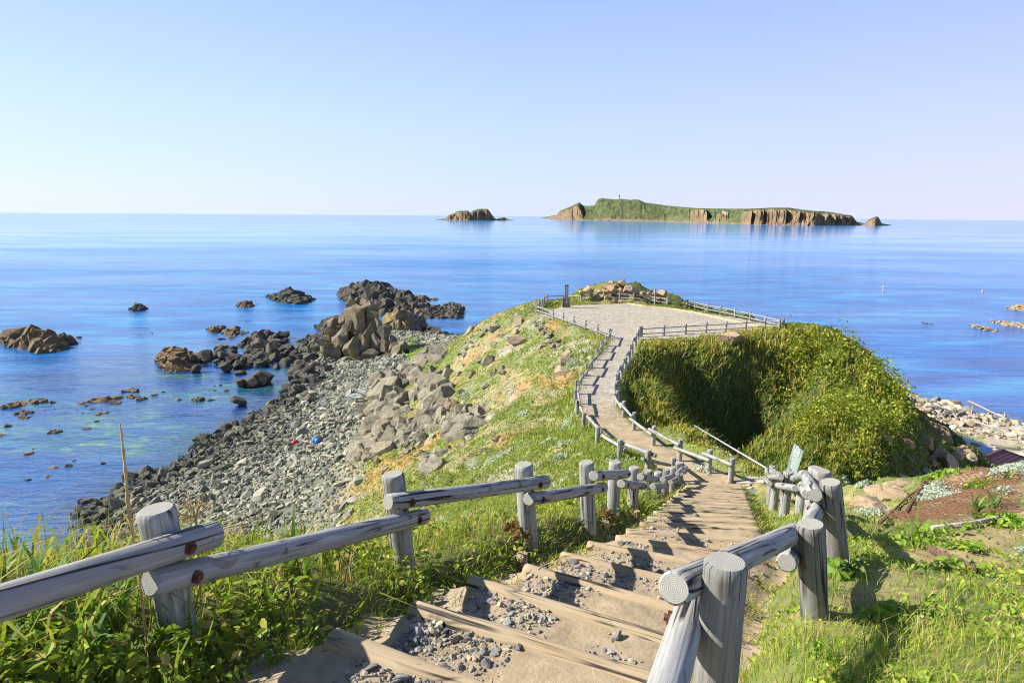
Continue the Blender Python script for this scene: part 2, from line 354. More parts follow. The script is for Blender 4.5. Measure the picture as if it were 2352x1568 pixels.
# ------------------------------------------------------------------ terrain: heights surveyed as (u, v, distance) or (u, v, height)
CP = []
for u, v, d in [(420, 1500, 2.5), (932, 1325, 4.2), (1213, 1240, 5.4), (1350, 1195, 6.6), (1418, 1168, 7.9), (1456, 1155, 9.5), (1489, 1150, 10.8),
                (1512, 1140, 12.5), (1540, 1130, 14), (1562, 1120, 16), (650, 1290, 4.0), (1100, 1222, 7.2), (1000, 1240, 6.2), (900, 1190, 19), (850, 1150, 27), (800, 1080, 45), (950, 1080, 34),
                (1100, 1080, 26), (1100, 950, 41), (1100, 850, 52), (1000, 900, 56), (1000, 820, 66), (1050, 785, 70), (1150, 715, 66), (1200, 702, 63),
                (900, 870, 75), (860, 1000, 57), (930, 950, 56), (1000, 1000, 44), (1250, 900, 38), (1300, 1000, 27), (1250, 1050, 23), (1150, 1150, 16),
                (1050, 1185, 13.5), (1230, 1130, 17), (1300, 1170, 9.5), (1330, 1090, 17), (1872, 1440, 3.55), (1925, 1305, 4.9), (1809, 1194, 10.6), (1784, 1170, 13), (1772, 1150, 15),
                (1765, 1120, 17), (2000, 1250, 6.5), (2200, 1300, 5.3), (2350, 1500, 2.9), (2350, 1400, 3.8), (2350, 1250, 6.5), (2150, 1180, 9),
                (2030, 1200, 8), (2150, 1095, 12.5), (2352, 1060, 12), (2197, 1078, 12.3), (2250, 1071, 12.2), (2301, 1067, 12.1), (1950, 1110, 15), (2100, 1090, 14), (1750, 1100, 18.5), (1720, 1070, 20.5),
                (1655, 1042, 24.3), (1550, 960, 40), (1620, 960, 43.5), (1700, 1000, 44.3), (1780, 1072, 41), (1450, 850, 39), (1500, 900, 38),
                (1550, 850, 42.5), (1650, 880, 43.5), (1700, 830, 44.5), (1600, 800, 46), (1800, 800, 46), (1850, 752, 53), (1930, 766, 52), (1880, 850, 41.5),
                (1895, 960, 34), (1905, 1050, 30.8), (2000, 1000, 34), (2000, 850, 50), (2080, 912, 52), (2060, 970, 44), (2100, 1080, 33),
                (2150, 1030, 40), (2200, 1060, 42), (2130, 965, 58), (1780, 900, 43.4), (1830, 1040, 40), (1810, 960, 43.5), (1950, 1085, 30.5), (1420, 652, 69), (1375, 672, 69), (1470, 662, 69), (1510, 677, 68), (1440, 680, 67.2), (1400, 684, 67.4)]:
    CP.append(PD(u, v, d) - CAM)
for u, v, z in [(210, 1180, -21.98), (400, 1080, -21.98), (520, 1000, -21.98), (640, 940, -21.98), (690, 880, -21.98), (560, 1150, -21.2), (700, 1050, -20.9),
                (760, 950, -21.0), (800, 900, -20.9), (650, 1200, -20.9), (500, 1230, -21.3), (300, 1230, -21.8), (780, 1030, -20.7), (200, 1000, -23),
                (0, 1100, -22.9), (400, 850, -22.9), (0, 1250, -22.7), (100, 1230, -22.5), (600, 790, -22.6), (150, 1150, -22.5), (330, 1050, -22.5), (450, 980, -22.5), (570, 905, -22.55), (620, 870, -22.5), (640, 830, -22.5), (60, 1200, -22.6), (0, 900, -24), (400, 700, -26), (1150, 600, -26), (2200, 690, -27),
                (2000, 690, -27), (820, 820, -21.4), (870, 760, -21.4), (950, 790, -20.9), (1000, 775, -21.3), (1065, 772, -22.5), (700, 770, -22.5), (730, 820, -21.7),
                (2120, 925, -21.6), (2180, 945, -21.6), (2260, 970, -21.6), (2350, 990, -21.8), (2105, 905, -22.6), (2250, 935, -22.6), (2350, 962, -22.6),
                (2250, 1000, -20.9), (2350, 1035, -20.7), (2200, 990, -20.9), (2300, 1052, -20.5), (2200, 850, -24.5), (2350, 900, -24), (1950, 700, -27), (2350, 740, -27), (-200, 900, -25), (-200, 1250, -23.5)]:
    CP.append(PZ(u, v, z) - CAM)
CP += [np.array(q, float) for q in [(9.3, 29, -12.0), (10.2, 32.5, -12.0), (10.3, 26.3, -12.6), (12.5, 29, -13.8), (9.3, 24.8, -11.2), (13.5, 34, -13.7), (8.3, 34, -9.9), (9.5, 37.5, -10.6), (0, 1, -1.6), (1, .5, -1.62), (-1, .5, -1.5), (2, .3, -1.75), (-2.2, .6, -1.35), (3.5, 0.5, -2.0), (-4, .5, -1.5), (-3, 1.5, -1.5), (-3.1, 3.0, -1.95), (-4.6, 3.5, -3.6),
                                    (-2.3, 4.6, -2.9), (-1.4, 5.6, -3.5), (-6, 5, -6.5), (-3.5, 7.5, -7), (-8, 8, -13), (-12, 14, -19), (-6, 14, -12), (-9, 20, -17.5), (-16, 22, -20.9), (-15, 30, -20.9), (-20, 12, -21), (-28, 25, -22.4), (-8, 1, -4),
                                    (-16, 3, -16), (10, 21, -11.5), (14, 23, -14), (20, 26, -17), (9, 4, -4.5), (13, 15, -8.5), (17, 17, -13), (17, 5, -8), (25, 24, -18.5), (30, 14, -18), (40, 30, -20.5), (60, 40, -21.8),
                                    (150, 60, -26), (-150, 60, -26), (0, 250, -28), (-180, 200, -28), (180, 200, -28), (-70, 20, -25), (-35, 8, -22.5)]]
CP = np.array(CP)
def lp(x, y):
    return np.arctan2(x, y) * 1.0, np.log(np.hypot(x, y))
ct, cl = lp(CP[:, 0], CP[:, 1]); CS = .06
def kern(t0, l0, t1, l1): return np.sqrt((t0 - t1) ** 2 + (l0 - l1) ** 2 + CS * CS)
A = kern(ct[:, None], cl[:, None], ct[None], cl[None]); nC = len(CP)
A = np.block([[A, np.ones((nC, 1))], [np.ones((1, nC)), np.zeros((1, 1))]]); A[:nC, :nC] += np.eye(nC) * -1e-3
wts = np.linalg.solve(A, np.concatenate([CP[:, 2], [0]]))
NT, NR = 660, 600
TH = np.linspace(R(-82), R(82), NT); LR = np.linspace(math.log(.45), math.log(300), NR)
TG, LG = np.meshgrid(TH, LR, indexing='ij'); H0 = np.zeros(TG.shape) + wts[nC]
for k in range(nC): H0 += wts[k] * kern(TG, LG, ct[k], cl[k])
XG, YG = np.sin(TG) * np.exp(LG), np.cos(TG) * np.exp(LG)
# --- stairs: each riser = left end, direction of the log, height
RIS = []
for (lu, lv), (ru, rv), z in [((784, 1475), (1035, 1568), -1.72), ((967, 1402), (1471, 1557), -2.0), ((1095, 1340), (1520, 1471), -2.3), ((1220, 1310), (1535, 1396), -2.6), ((1302, 1280), (1600, 1348), -2.85),
                              ((1362, 1254), (1617, 1299), -3.1), ((1426, 1239), (1621, 1267), -3.3), ((1449, 1222), (1739, 1244), -3.55), ((1480, 1205), (1735, 1215), -3.8)]:
    z = z - .10
    a_, b_ = PZ(lu, lv, z) - CAM, PZ(ru, rv, z) - CAM; d_ = b_ - a_; d_ /= np.linalg.norm(d_); RIS.append((a_, a_ + d_ * 1.42, z))
a0, b0, z0 = RIS[0]; off = np.array([-.34, -.66, .28]); RIS.insert(0, (a0 + off, b0 + off, z0 + .28)); RIS.insert(0, (a0 + 2 * off, b0 + 2 * off, z0 + .56))
sc0 = (RIS[-1][0] + RIS[-1][1]) / 2; sc1 = PD(1645, 1112, 17.9) - CAM; sz0 = RIS[-1][2]; NS = 15
for i in range(1, NS + 1):
    f = i / NS; c = sc0 + (sc1 - sc0) * f; c[2] = sz0 + (sc1[2] - sz0) * f; w_ = .70
    RIS.append((c + np.array([-w_, .05, 0]), c + np.array([w_, -.05, 0]), c[2]))
STC = np.array([(a_ + b_) / 2 for a_, b_, z in RIS])
PATH = [(*STC[i], .95) for i in range(len(STC))]
PPX = [(1570, 1077, -8.0), (1500, 1043, -8.25), (1448, 1012, -8.5), (1396, 975, -8.85), (1371, 940, -9.05), (1366, 905, -9.1), (1372, 875, -9.1), (1396, 840, -9.12), (1425, 800, -9.16), (1436, 779, -9.2), (1440, 765, -9.2)]
PW = np.array([PZ(u, v, z) - CAM for u, v, z in PPX])
PATH += [(*q, .85) for q in PW]
PATH = np.array(PATH)
PLATPX = [(1240, 724), (1288, 703), (1385, 698), (1455, 697), (1590, 714), (1690, 730), (1790, 747), (1700, 772), (1475, 779), (1440, 782), (1400, 779), (1330, 748)]
PLAT = np.array([(PZ(u, v, -9.2) - CAM)[:2] for u, v in PLATPX])
def inpoly(x, y, P):
    r = np.zeros(np.shape(x), bool); n = len(P)
    for i in range(n):
        x0, y0 = P[i]; x1, y1 = P[(i + 1) % n]
        with np.errstate(divide='ignore', invalid='ignore'):
            r ^= ((y0 > y) != (y1 > y)) & (x < (x1 - x0) * (y - y0) / (y1 - y0 + 1e-12) + x0)
    return r
def polydist(x, y, P, closed=True):
    d = np.full(np.shape(x), 1e9); z = np.zeros(np.shape(x)); n = len(P)
    for i in range(n if closed else n - 1):
        a_, b_ = P[i], P[(i + 1) % n]; e_ = b_[:2] - a_[:2]
        t = np.clip(((x - a_[0]) * e_[0] + (y - a_[1]) * e_[1]) / (e_ @ e_ + 1e-12), 0, 1)
        q = np.hypot(x - a_[0] - t * e_[0], y - a_[1] - t * e_[1]); m = q < d; d = np.where(m, q, d)
        if P.shape[1] > 2: z = np.where(m, a_[2] + (b_[2] - a_[2]) * t, z)
    return d, z
dp, zp = polydist(XG, YG, PATH, False)
ns = len(STC); ds, zs = polydist(XG, YG, PATH[:ns], False); onst = ds < dp + 1e-6
w = np.where(onst, 1 - sst(.72, 1.25, dp), 1 - sst(1.1, 1.75, dp))
rg = np.exp(LG)
natural = (fbm(XG * .35, YG * .35, 0, 4) - .5) * np.where((XG > 2) & (rg < 22), .02 * rg + .05, np.clip(rg * .05, .12, 1.1)) + (fbm(XG * 2.1, YG * 2.1, 3, 4) - .5) * np.clip(rg * .022, .05, .5)
flat_ = 1 - .75 * sst(-19.8, -21.2, H0)
lump_ = (fbm(XG * .55, YG * .55, 31, 3) - .5) * 1.9 * sst(2, 6, XG - np.interp(YG, PATH[:, 1], PATH[:, 0])) * sst(22, 28, YG) * sst(-20.5, -18, H0)
H1 = H0 + natural * (1 - .85 * w) * flat_ + lump_ * (1 - w)
H1 = H1 * (1 - w) + (zp - np.where(onst, .34, 0)) * w
dq, _ = polydist(XG, YG, PLAT); ins = inpoly(XG, YG, PLAT); sd = np.where(ins, -dq, dq)
wq = (1 - sst(.1, 2.2, sd)) * (1 - w * (~ins))
H1 = H1 * (1 - wq) + (-9.2 + (fbm(XG * 3, YG * 3) - .5) * .03) * wq
HG = H1 + 22.0
def H(x, y):
    x = np.asarray(x, float); y = np.asarray(y, float); t, l = lp(x, y)
    i = np.clip((t - TH[0]) / (TH[1] - TH[0]), 0, NT - 1.001); j = np.clip((l - LR[0]) / (LR[1] - LR[0]), 0, NR - 1.001)
    a_, b_ = i.astype(int), j.astype(int); f, g = i - a_, j - b_
    return HG[a_, b_] * (1 - f) * (1 - g) + HG[a_ + 1, b_] * f * (1 - g) + HG[a_, b_ + 1] * (1 - f) * g + HG[a_ + 1, b_ + 1] * f * g
def hit(u, v, tmax=280):
    """where the sight line through a picture point meets the ground"""
    u, v = np.atleast_1d(np.asarray(u, float)), np.atleast_1d(np.asarray(v, float)); k = ray(u, v); t = np.full(len(u), .5); done = np.zeros(len(u), bool); lo = t.copy()
    ts = .5 * 1.006 ** np.arange(1060)
    res = np.full(len(u), float(tmax))
    for tt in ts:
        p = CAM + k * tt; below = (p[:, 2] < H(p[:, 0], p[:, 1])) & ~done; res[below] = tt * .997; done |= below
        if done.all(): break
    return CAM + k * res[:, None]
def region(px):
    return hit([q[0] for q in px], [q[1] for q in px])[:, :2]
def msk(x, y, reg, soft, amp=None):
    d, _ = polydist(x, y, reg); s = np.where(inpoly(x, y, reg), d, -d)
    if amp: s = s + (fbm(x / amp[0], y / amp[0], 9, 4) - .5) * 2 * amp[1]
    return sst(-soft, soft, s)
# slopes for covers
gx = np.gradient(HG, axis=1) / np.gradient(rg, axis=1)
slope = np.abs(gx)
RG_SCREE = region([(500, 1240), (560, 1160), (690, 1065), (760, 1005), (800, 1040), (830, 1060), (800, 1120), (790, 1190), (760, 1255), (640, 1300)])
BEACHL = (HG < 2.2) & (HG > -1.2) & (XG < 2) & (YG > 8)
ME = region([(1445, 860), (1480, 785), (1800, 752), (1930, 768), (2000, 845), (2085, 915), (2125, 970), (2000, 1085), (1780, 1090), (1600, 1000), (1470, 930)])
def cov(*c): return np.array(c)
C = np.zeros(TG.shape + (3,)) + cov(.175, .205, .06)                               # turf ground
n1, n2, n3 = fbm(XG * .45, YG * .45, 1, 5), fbm(XG * 1.6, YG * 1.6, 2, 4), fbm(XG * .15, YG * .15, 5, 4)
def lay(wt, c):
    global C
    wt = np.clip(wt, 0, 1)[..., None]; C = C * (1 - wt) + np.asarray(c) * wt
left = sst(1.2, .2, XG - np.interp(YG, PATH[:, 1], PATH[:, 0])) * (YG > 6) * (sst(7, 11, YG))
lay(left * sst(.46, .62, n1) * .75, (.36, .28, .15)); lay(left * sst(.52, .66, n2) * .6, (.30, .27, .17)); lay(left * sst(.62, .70, fbm(XG * .3, YG * .3, 8, 4)) * .7, (.42, .225, .095))
lay(left * sst(.60, .70, fbm(XG * .5, YG * .5, 14, 4)) * .8, (.36, .33, .27))
lay(left * sst(3.8, 1.6, HG - 1.5 * n1) * .9, (.24, .22, .17))
lay(sst(1.0, 2.2, XG - np.interp(YG, PATH[:, 1], PATH[:, 0])) * sst(20, 24, YG) * sst(1.6, 3, HG), (.075, .095, .028))
rightn = sst(.3, 1.5, XG - np.interp(YG, PATH[:, 1], PATH[:, 0])) * (YG < 18)
lay(rightn * sst(.50, .66, n2) * .7, (.42, .32, .16))
DIRTR = region([(2060, 1270), (2150, 1235), (2260, 1210), (2352, 1175), (2352, 1240), (2280, 1290), (2180, 1295), (2110, 1300)])
NETR = (PD(np.array([2018, 2085, 2150, 2200, 2260, 2352, 2352, 2240, 2130.]), np.array([1212, 1150, 1097, 1083, 1074, 1064, 1170, 1195, 1210.]), np.array([7.8, 9.7, 12.1, 12.1, 12.0, 11.8, 8.6, 8.0, 7.6])) - CAM)[:, :2]; lay(msk(XG, YG, NETR, .15, (.6, .2)), (.37, .26, .16))
lay(msk(XG, YG, DIRTR, .25, (.8, .4)) * .9, (.54, .38, .20))
nl_ = (YG < 9) * sst(.4, 1.0, np.abs(XG - np.interp(YG, PATH[:, 1], PATH[:, 0]))); lay(nl_ * (XG < np.interp(YG, PATH[:, 1], PATH[:, 0])) * .75, (.075, .07, .03)); lay(nl_ * (XG > 0) * (XG > np.interp(YG, PATH[:, 1], PATH[:, 0])) * .4, (.10, .115, .035))  # near banks darkened: deep shade between the plants put into the soil colour
lay((1 - np.where(onst, sst(.62, .86, dp + (n2 - .5) * .4), sst(.8, 1.1, dp + (n2 - .5) * .5))), (.38, .295, .185))                        # trodden path
gravel = (1 - sst(.85, 1.1, dp + (n2 - .5) * .4)) * sst(26, 28.5, YG + (n1 - .5) * 6)
lay(gravel, (.40, .36, .29)); lay((ins & (dq > .1)) * 1.0, (.45, .40, .32)); lay(ins * sst(.50, .62, n1) * .5, (.40, .35, .28))
HPX = PD(1420, 680, 66.8)[:2]; lay(np.exp(-((XG - HPX[0]) / 3.6) ** 2 - ((YG - HPX[1]) / 2.4) ** 2) * 1.1 * sst(.35, .5, n2), (.42, .29, .15))
beach = sst(2.6, 1.5, HG - .8 * n1) * (YG > 8)
lay(beach * (XG < 10), (.15, .15, .115)); lay(beach * (XG > 10), (.46, .40, .29))
lay(beach * (XG > 10) * sst(.45, .6, n1) * (HG > .9), (.30, .30, .10))
GRP = region([(905, 790), (960, 772), (1040, 790), (1010, 830), (950, 840)]); lay(msk(XG, YG, GRP, 1.0, (3, 1.2)), (.17, .22, .05))
sea = sst(.15, -.5, HG)
lay(sea, (.10, .085, .07)); lay(sea * sst(.5, .62, fbm(XG * .25, YG * .9, 4, 4)) * (XG < 0), (.16, .20, .035)); lay(sea * sst(.56, .66, fbm(XG * .5, YG * 1.5, 6, 4)), (.20, .18, .14))
ii, jj = np.meshgrid(np.arange(NT - 1), np.arange(NR - 1), indexing='ij'); b_ = (ii * NR + jj).ravel()
F = np.stack([b_, b_ + 1, b_ + NR + 1, b_ + NR], -1)
me = mesh('ground', np.stack([XG, YG, HG], -1).reshape(-1, 3), F, [M_GROUND], C.reshape(-1, 3), True)
obj('ground', me, kind='structure')

# --- stair treads: one stepped dirt surface
tv, tc_, nc = [], [], 34
rows = []
for i in range(len(RIS) - 1):
    a_, b_, z = RIS[i]; c_, d_, z2 = RIS[i + 1]
    e0, e1 = (b_ - a_), (d_ - c_)
    for f in ((.0, .07, .14, .24, .36, .5, .64, .78, .9, .985)):
        sg = np.linspace(-.45, 1.42, nc)
        p = (a_ + np.outer(sg, e0)) * (1 - f) + (c_ + np.outer(sg, e1)) * f
        zz = z2 + .03 * (1 - f) + .005; calm = .35 if f > .85 else 1.0
        x, y = p[:, 0], p[:, 1]
        edge = sst(.03, -.42, sg) + sst(.97, 1.38, sg)
        zz = zz + calm * ((fbm(x * 2.5, y * 2.5, 1, 4) - .5) * .09 + (fbm(x * 11, y * 11, 2, 3) - .5) * .035)
        zz = zz * (1 - edge) + (H(x, y) - 22.06) * edge
        if f == 0.0: zz = zz - .03
        rows.append(np.stack([x, y, zz + 22], -1))
    rows.append(np.stack([p[:, 0], p[:, 1], zz + 22 + .0], -1))
rows = np.array(rows); nr = len(rows)
i, j = np.meshgrid(np.arange(nr - 1), np.arange(nc - 1), indexing='ij'); q = (i * nc + j).ravel()
xs, ys = rows[..., 0].ravel(), rows[..., 1].ravel()
cc = np.zeros((nr * nc, 3)) + (.38, .295, .185); m_ = sst(.45, .62, fbm(xs * 3, ys * 3, 4, 4))[:, None]; cc = cc * (1 - m_ * .7) + np.array((.36, .285, .20)) * m_ * .7
obj('stair_path', mesh('stair_path', rows.reshape(-1, 3), np.stack([q, q + 1, q + nc + 1, q + nc], -1), [colmat('trodden dirt', .95, 40, .5, .012, 9, .3)], cc, True), kind='structure')
ordn = ['first', 'second', 'third', 'fourth', 'fifth', 'sixth', 'seventh', 'eighth', 'ninth', 'tenth']
for i, (a_, b_, z) in enumerate(RIS):
    if i < 2: continue
    up = np.array([0, 0, 22 - .022]); n = i - 1
    a2, b2 = a_ - (b_ - a_) * .04, b_ + (b_ - a_) * (.02 if i < 9 else .02)
    me = log_mesh('step_log', a2 + up, b2 + up, .066, .06, 40 + i, 12, 8, [M_STEP, M_STEPE], .06)
    if n <= 9: lb = f'weathered step log on dirt stairs, {ordn[n-1]} up from the photo bottom'
    else: lb = 'narrow pale step log on the distant lower part of the dirt stairs'
    obj('step_log', me, label=lb, cat='step', group='logs edging the dirt stairs')

# ------------------------------------------------------------------ sea
m, t, o = mat('sea water'); P = pos(t)
big = noise(t, pos(t, (.006, .02, 1)), 1.0, 4, .55, .4); fine = noise(t, pos(t, (.045, .16, 1)), 1.0, 5, .6, .3); dd = nd(t, 'VectorMath', operation='LENGTH'); t.links.new(P, dd.inputs[0])
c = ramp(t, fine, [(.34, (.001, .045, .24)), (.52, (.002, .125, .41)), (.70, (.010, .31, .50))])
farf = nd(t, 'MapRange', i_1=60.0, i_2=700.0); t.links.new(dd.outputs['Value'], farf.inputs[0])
c = mix(t, farf.outputs[0], c, ramp(t, big, [(.35, (.006, .22, .64)), (.65, (.04, .35, .80))]))  # far water paler: brightness of reflected sky put into its body colour
at = nd(t, 'Attribute', attribute_name='Col'); sp = nd(t, 'SeparateColor'); t.links.new(at.outputs[0], sp.inputs[0])
weed = noise(t, pos(t, (.3, .8, 1)), 1.0, 6, .66, 1.2); wc0 = ramp(t, weed, [(.34, (.025, .02, .10)), (.44, (.007, .04, .20)), (.56, (.012, .075, .25)), (.68, (.05, .09, .22)), (.76, (.22, .27, .34))]); wc1 = ramp(t, weed, [(.36, (.007, .04, .20)), (.47, (.015, .10, .19)), (.56, (.05, .17, .08)), (.64, (.20, .34, .06)), (.74, (.30, .42, .10))]); wc = mix(t, ramp(t, noise(t, pos(t, (.05, .11, 1)), 1.0, 3, .5, .6), [(.47, (0, 0, 0)), (.60, (1, 1, 1))]), wc0, wc1)
c = mix(t, sp.outputs[1], c, wc)
w1 = noise(t, pos(t, (.55, 1.7, 1)), 1.0, 4, .6, .3); w2 = noise(t, pos(t, (.035, .16, 1)), 1.0, 4, .6, .5)
bst = nd(t, 'MapRange', i_1=20.0, i_2=460.0, i_3=.6, i_4=.014); t.links.new(dd.outputs['Value'], bst.inputs[0])
b1 = nd(t, 'Bump', i_Distance=.22); t.links.new(bst.outputs[0], b1.inputs['Strength']); t.links.new(w1, b1.inputs['Height'])
b2 = nd(t, 'Bump', i_Distance=1.1); t.links.new(bst.outputs[0], b2.inputs['Strength']); t.links.new(w2, b2.inputs['Height']); t.links.new(b1.outputs[0], b2.inputs['Normal'])
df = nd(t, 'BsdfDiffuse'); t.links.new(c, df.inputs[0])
gl = nd(t, 'BsdfGlossy', i_Roughness=.10); gl.inputs[0].default_value = (1, 1, 1, 1); t.links.new(b2.outputs[0], gl.inputs['Normal'])
tp = nd(t, 'BsdfTransparent'); tp.inputs[0].default_value = (.45, .66, .92, 1)
body = nd(t, 'MixShader'); t.links.new(sp.outputs[0], body.inputs[0]); t.links.new(df.outputs[0], body.inputs[1]); t.links.new(tp.outputs[0], body.inputs[2])
fr = nd(t, 'Fresnel', i_IOR=1.33); t.links.new(b2.outputs[0], fr.inputs['Normal'])
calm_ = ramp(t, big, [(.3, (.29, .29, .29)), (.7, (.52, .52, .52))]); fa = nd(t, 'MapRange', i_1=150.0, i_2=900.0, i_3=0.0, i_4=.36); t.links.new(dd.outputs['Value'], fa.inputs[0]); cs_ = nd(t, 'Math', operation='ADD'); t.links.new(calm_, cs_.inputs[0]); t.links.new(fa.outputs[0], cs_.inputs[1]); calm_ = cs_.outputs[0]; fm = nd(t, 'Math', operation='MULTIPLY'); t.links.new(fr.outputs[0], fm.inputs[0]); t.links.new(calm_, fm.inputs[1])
sf = nd(t, 'MixShader'); t.links.new(fm.outputs[0], sf.inputs[0]); t.links.new(body.outputs[0], sf.inputs[1]); t.links.new(gl.outputs[0], sf.inputs[2]); t.links.new(sf.outputs[0], o.inputs[0])
wt_, wl = np.linspace(R(-85), R(85), 300), np.concatenate([np.linspace(math.log(8), math.log(300), 240), np.linspace(math.log(310), math.log(8300), 60)])
TW, LW = np.meshgrid(wt_, wl, indexing='ij'); XW, YW = np.sin(TW) * np.exp(LW), np.cos(TW) * np.exp(LW); dep = -H(XW, YW); dep[np.exp(LW) > 290] = 30
shal = sst(.7, .0, dep) * .75
wd = sst(2.6, .9, dep + (fbm(XW * .06, YW * .1) - .5) * 1.6) * sst(0, -8, XW) * sst(112, 80, YW) * .85
ii, jj = np.meshgrid(np.arange(299), np.arange(len(wl) - 1), indexing='ij'); q = (ii * len(wl) + jj).ravel(); nl = len(wl)
cw = np.stack([shal, wd, 0 * wd], -1).reshape(-1, 3)
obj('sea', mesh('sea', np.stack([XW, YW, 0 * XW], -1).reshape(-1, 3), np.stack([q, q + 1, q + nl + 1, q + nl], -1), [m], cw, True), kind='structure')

# ------------------------------------------------------------------ fences
def hitoff(u, v, off):
    u, v = np.atleast_1d(np.asarray(u, float)), np.atleast_1d(np.asarray(v, float)); k = ray(u, v); done = np.zeros(len(u), bool); res = np.full(len(u), 60.0)
    for tt in 3 * 1.003 ** np.arange(1100):
        p = CAM + k * tt; b = (p[:, 2] < H(p[:, 0], p[:, 1]) + off) & ~done; res[b] = tt; done |= b
        if done.all(): break
    return CAM + k * res[:, None]
BOLT = mesh('bolt', *merge([tube([(0, 0, -.01), (0, 0, .012)], .026, 12), tube([(0, 0, .005), (0, 0, .024)], .015, 6)]), [M_BOLT])
def fence(name, label, posts, side, mode='alt', r=.082, rr=.057, start=0, bolts=0, ext=.17, hi=.80, lo=.60, n=18, gap=(), seed0=0, darkp=()):
    """posts: list of (base, top). side +1: rails on the right of the run, -1: on the left"""
    base0 = posts[0][0]; root = obj(name, None, loc=base0, label=label, cat='fence')
    o0 = np.array(base0)
    for k, (b, tp_) in enumerate(posts):
        rk = r[k] if isinstance(r, list) else r
        d = (tp_ - b); d = d / np.linalg.norm(d)
        obj('post', log_mesh('post', b - d * .35 - o0, tp_ - o0, rk, rk * .97, seed0 + k, n, 8, [M_WOODD if k in darkp else M_WOOD, M_END]), root)
    for k in range(len(posts) - 1):
        if k in gap: continue
        (b1, t1), (b2, t2) = posts[k], posts[k + 1]; rk = r[k] if isinstance(r, list) else r
        if mode == 'alt':
            h = hi if (k + start) % 2 == 0 else lo
            p, q = b1 + (t1 - b1) * h, b2 + (t2 - b2) * h; d = q - p; hd = np.array([d[0], d[1], 0]); hd /= np.linalg.norm(hd)
            nrm = np.array([hd[1], -hd[0], 0]) * side; d = d / np.linalg.norm(d)
            p = p + nrm * (rk + rr * .72) - d * ext; q = q + nrm * (rk + rr * .72) + d * ext
            ro = obj('rail', log_mesh('rail', p - o0, q - o0, rr, rr * 1.02, seed0 + 50 + k, n, 12, [M_WOOD, M_END], .035), root)
            if k < bolts:
                for w_ in (p + d * ext, q - d * ext):
                    bo = obj('bolt', BOLT, ro); bo.location = Vector(w_ - o0 + nrm * (rr - .006)); bo.rotation_euler = Vector(nrm).to_track_quat('Z', 'Y').to_euler()
        else:
            for h in (.74, .27):
                p, q = b1 + (t1 - b1) * h, b2 + (t2 - b2) * h; d = (q - p) / np.linalg.norm(q - p)
                obj('rail', log_mesh('rail', p + d * rk * .5 - o0, q - d * rk * .5 - o0, rr, rr, seed0 + 50 + k * 2 + (h > .5), 10, 5, [M_WOOD, M_END], .03), root)
    return root
def from_top(u, v, d, h, lean=None):
    t_ = PD(u, v, d); b = t_ - np.array([0, 0, h])
    if lean is not None:                       # base seen at (u, v): same distance forward
        k = ray(*lean); b = CAM + k * (t_[1] / k[1])
    return b, t_
LF = [(np.array([-2.12, .85, 20.45]), np.array([-2.12, .85, 21.13])), from_top(358, 1168, 2.5, .6, (418, 1495)), from_top(902, 1088, 4.2, .7, (932, 1322)), from_top(1203, 1065, 5.4, .72, (1214, 1238)),
      from_top(1347, 1060, 6.6, .7, (1351, 1195))]
LF += [from_top(u, v, d, .72) for u, v, d in [(1413, 1060, 7.9), (1457, 1072, 9.3), (1488, 1080, 10.8), (1512, 1083, 12.3), (1531, 1077, 13.8), (1546, 1072, 15.3), (1557, 1063, 16.8), (1565, 1061, 18.2), (1547, 1050, 19.6)]]
pl7 = [(1045, 1345), (835, 1268), (670, 1175), (568, 1070), (520, 980), (507, 900), (512, 832), (547, 772), (588, 710), (628, 655), (663, 600), (697, 548), (731, 505), (762, 452)]
def tops(c, pts, h):
    q = np.array([c2u(c, x, y) for x, y in pts]); T = hitoff(q[:, 0], q[:, 1], h); return [(np.array([x, y, z - h]), np.array([x, y, z])) for x, y, z in T]
fence('log_fence', 'grey log fence down the left of the dirt stairs, nearest log cropped at left edge', LF, 1, start=0, bolts=7, seed0=10, r=[.076, .076, .079] + [.083] * (len(LF) - 3))
fence('log_fence', 'silvery log fence bordering the seaward left edge of the winding gravel path', [LF[-1]] + tops(7, pl7, .75), 1, r=.084, rr=.054, start=1, n=12, seed0=120)
RF = [(np.array([.20, .66, 20.28]), np.array([.20, .66, 21.05])), from_top(1668, 1288, 2.07, .75), from_top(1862, 1202, 3.55, .62, (1872, 1440)), from_top(1907, 1106, 4.9, .7, (1926, 1308))]
RF[1] = (RF[1][0] - np.array([0.0, 0, 0]), RF[1][1])
RF += [from_top(u, v, d, .78) for u, v, d in [(1889, 1080, 6.4), (1874, 1073, 7.7), (1849, 1083, 9.1), (1811, 1083, 10.7), (1785, 1084, 12.9), (1776, 1078, 14.8), (1774, 1070, 16.8)]]
fence('log_fence', 'grey log fence down the right of the stairs, thick nearest post', RF, -1, start=1, bolts=3, seed0=200, r=[.076, .076, .08] + [.086] * (len(RF) - 3), hi=.84, lo=.64, darkp=(1, 2, 3))
pr7 = [(968, 462), (950, 508), (925, 560), (905, 610), (878, 660), (850, 715), (825, 775), (812, 840), (815, 910), (863, 985), (940, 1068), (1085, 1168), (1280, 1268), (1497, 1342), (1660, 1405)][::-1]
fence('log_fence', 'single rail log fence curving between the gravel path and the grassy mound', tops(7, pr7, .78), -1, r=.085, rr=.057, start=0, n=12, seed0=300)
pa = tops(7, [(762, 452), (670, 420), (582, 392), (495, 365), (417, 338), (342, 315), (267, 290), (221, 278)], .8)[1:] + tops(7, [(238, 255), (262, 235), (278, 218), (296, 203)], .85)
pa = tops(7, [(757, 455)], .8) + pa + tops(7, [(420, 200), (548, 203), (672, 188)], .85)
fence('two_rail_fence', 'two rail log fence round the left and sea end of the gravel viewpoint', pa, 1, 'two', .088, .052, n=12, seed0=400)
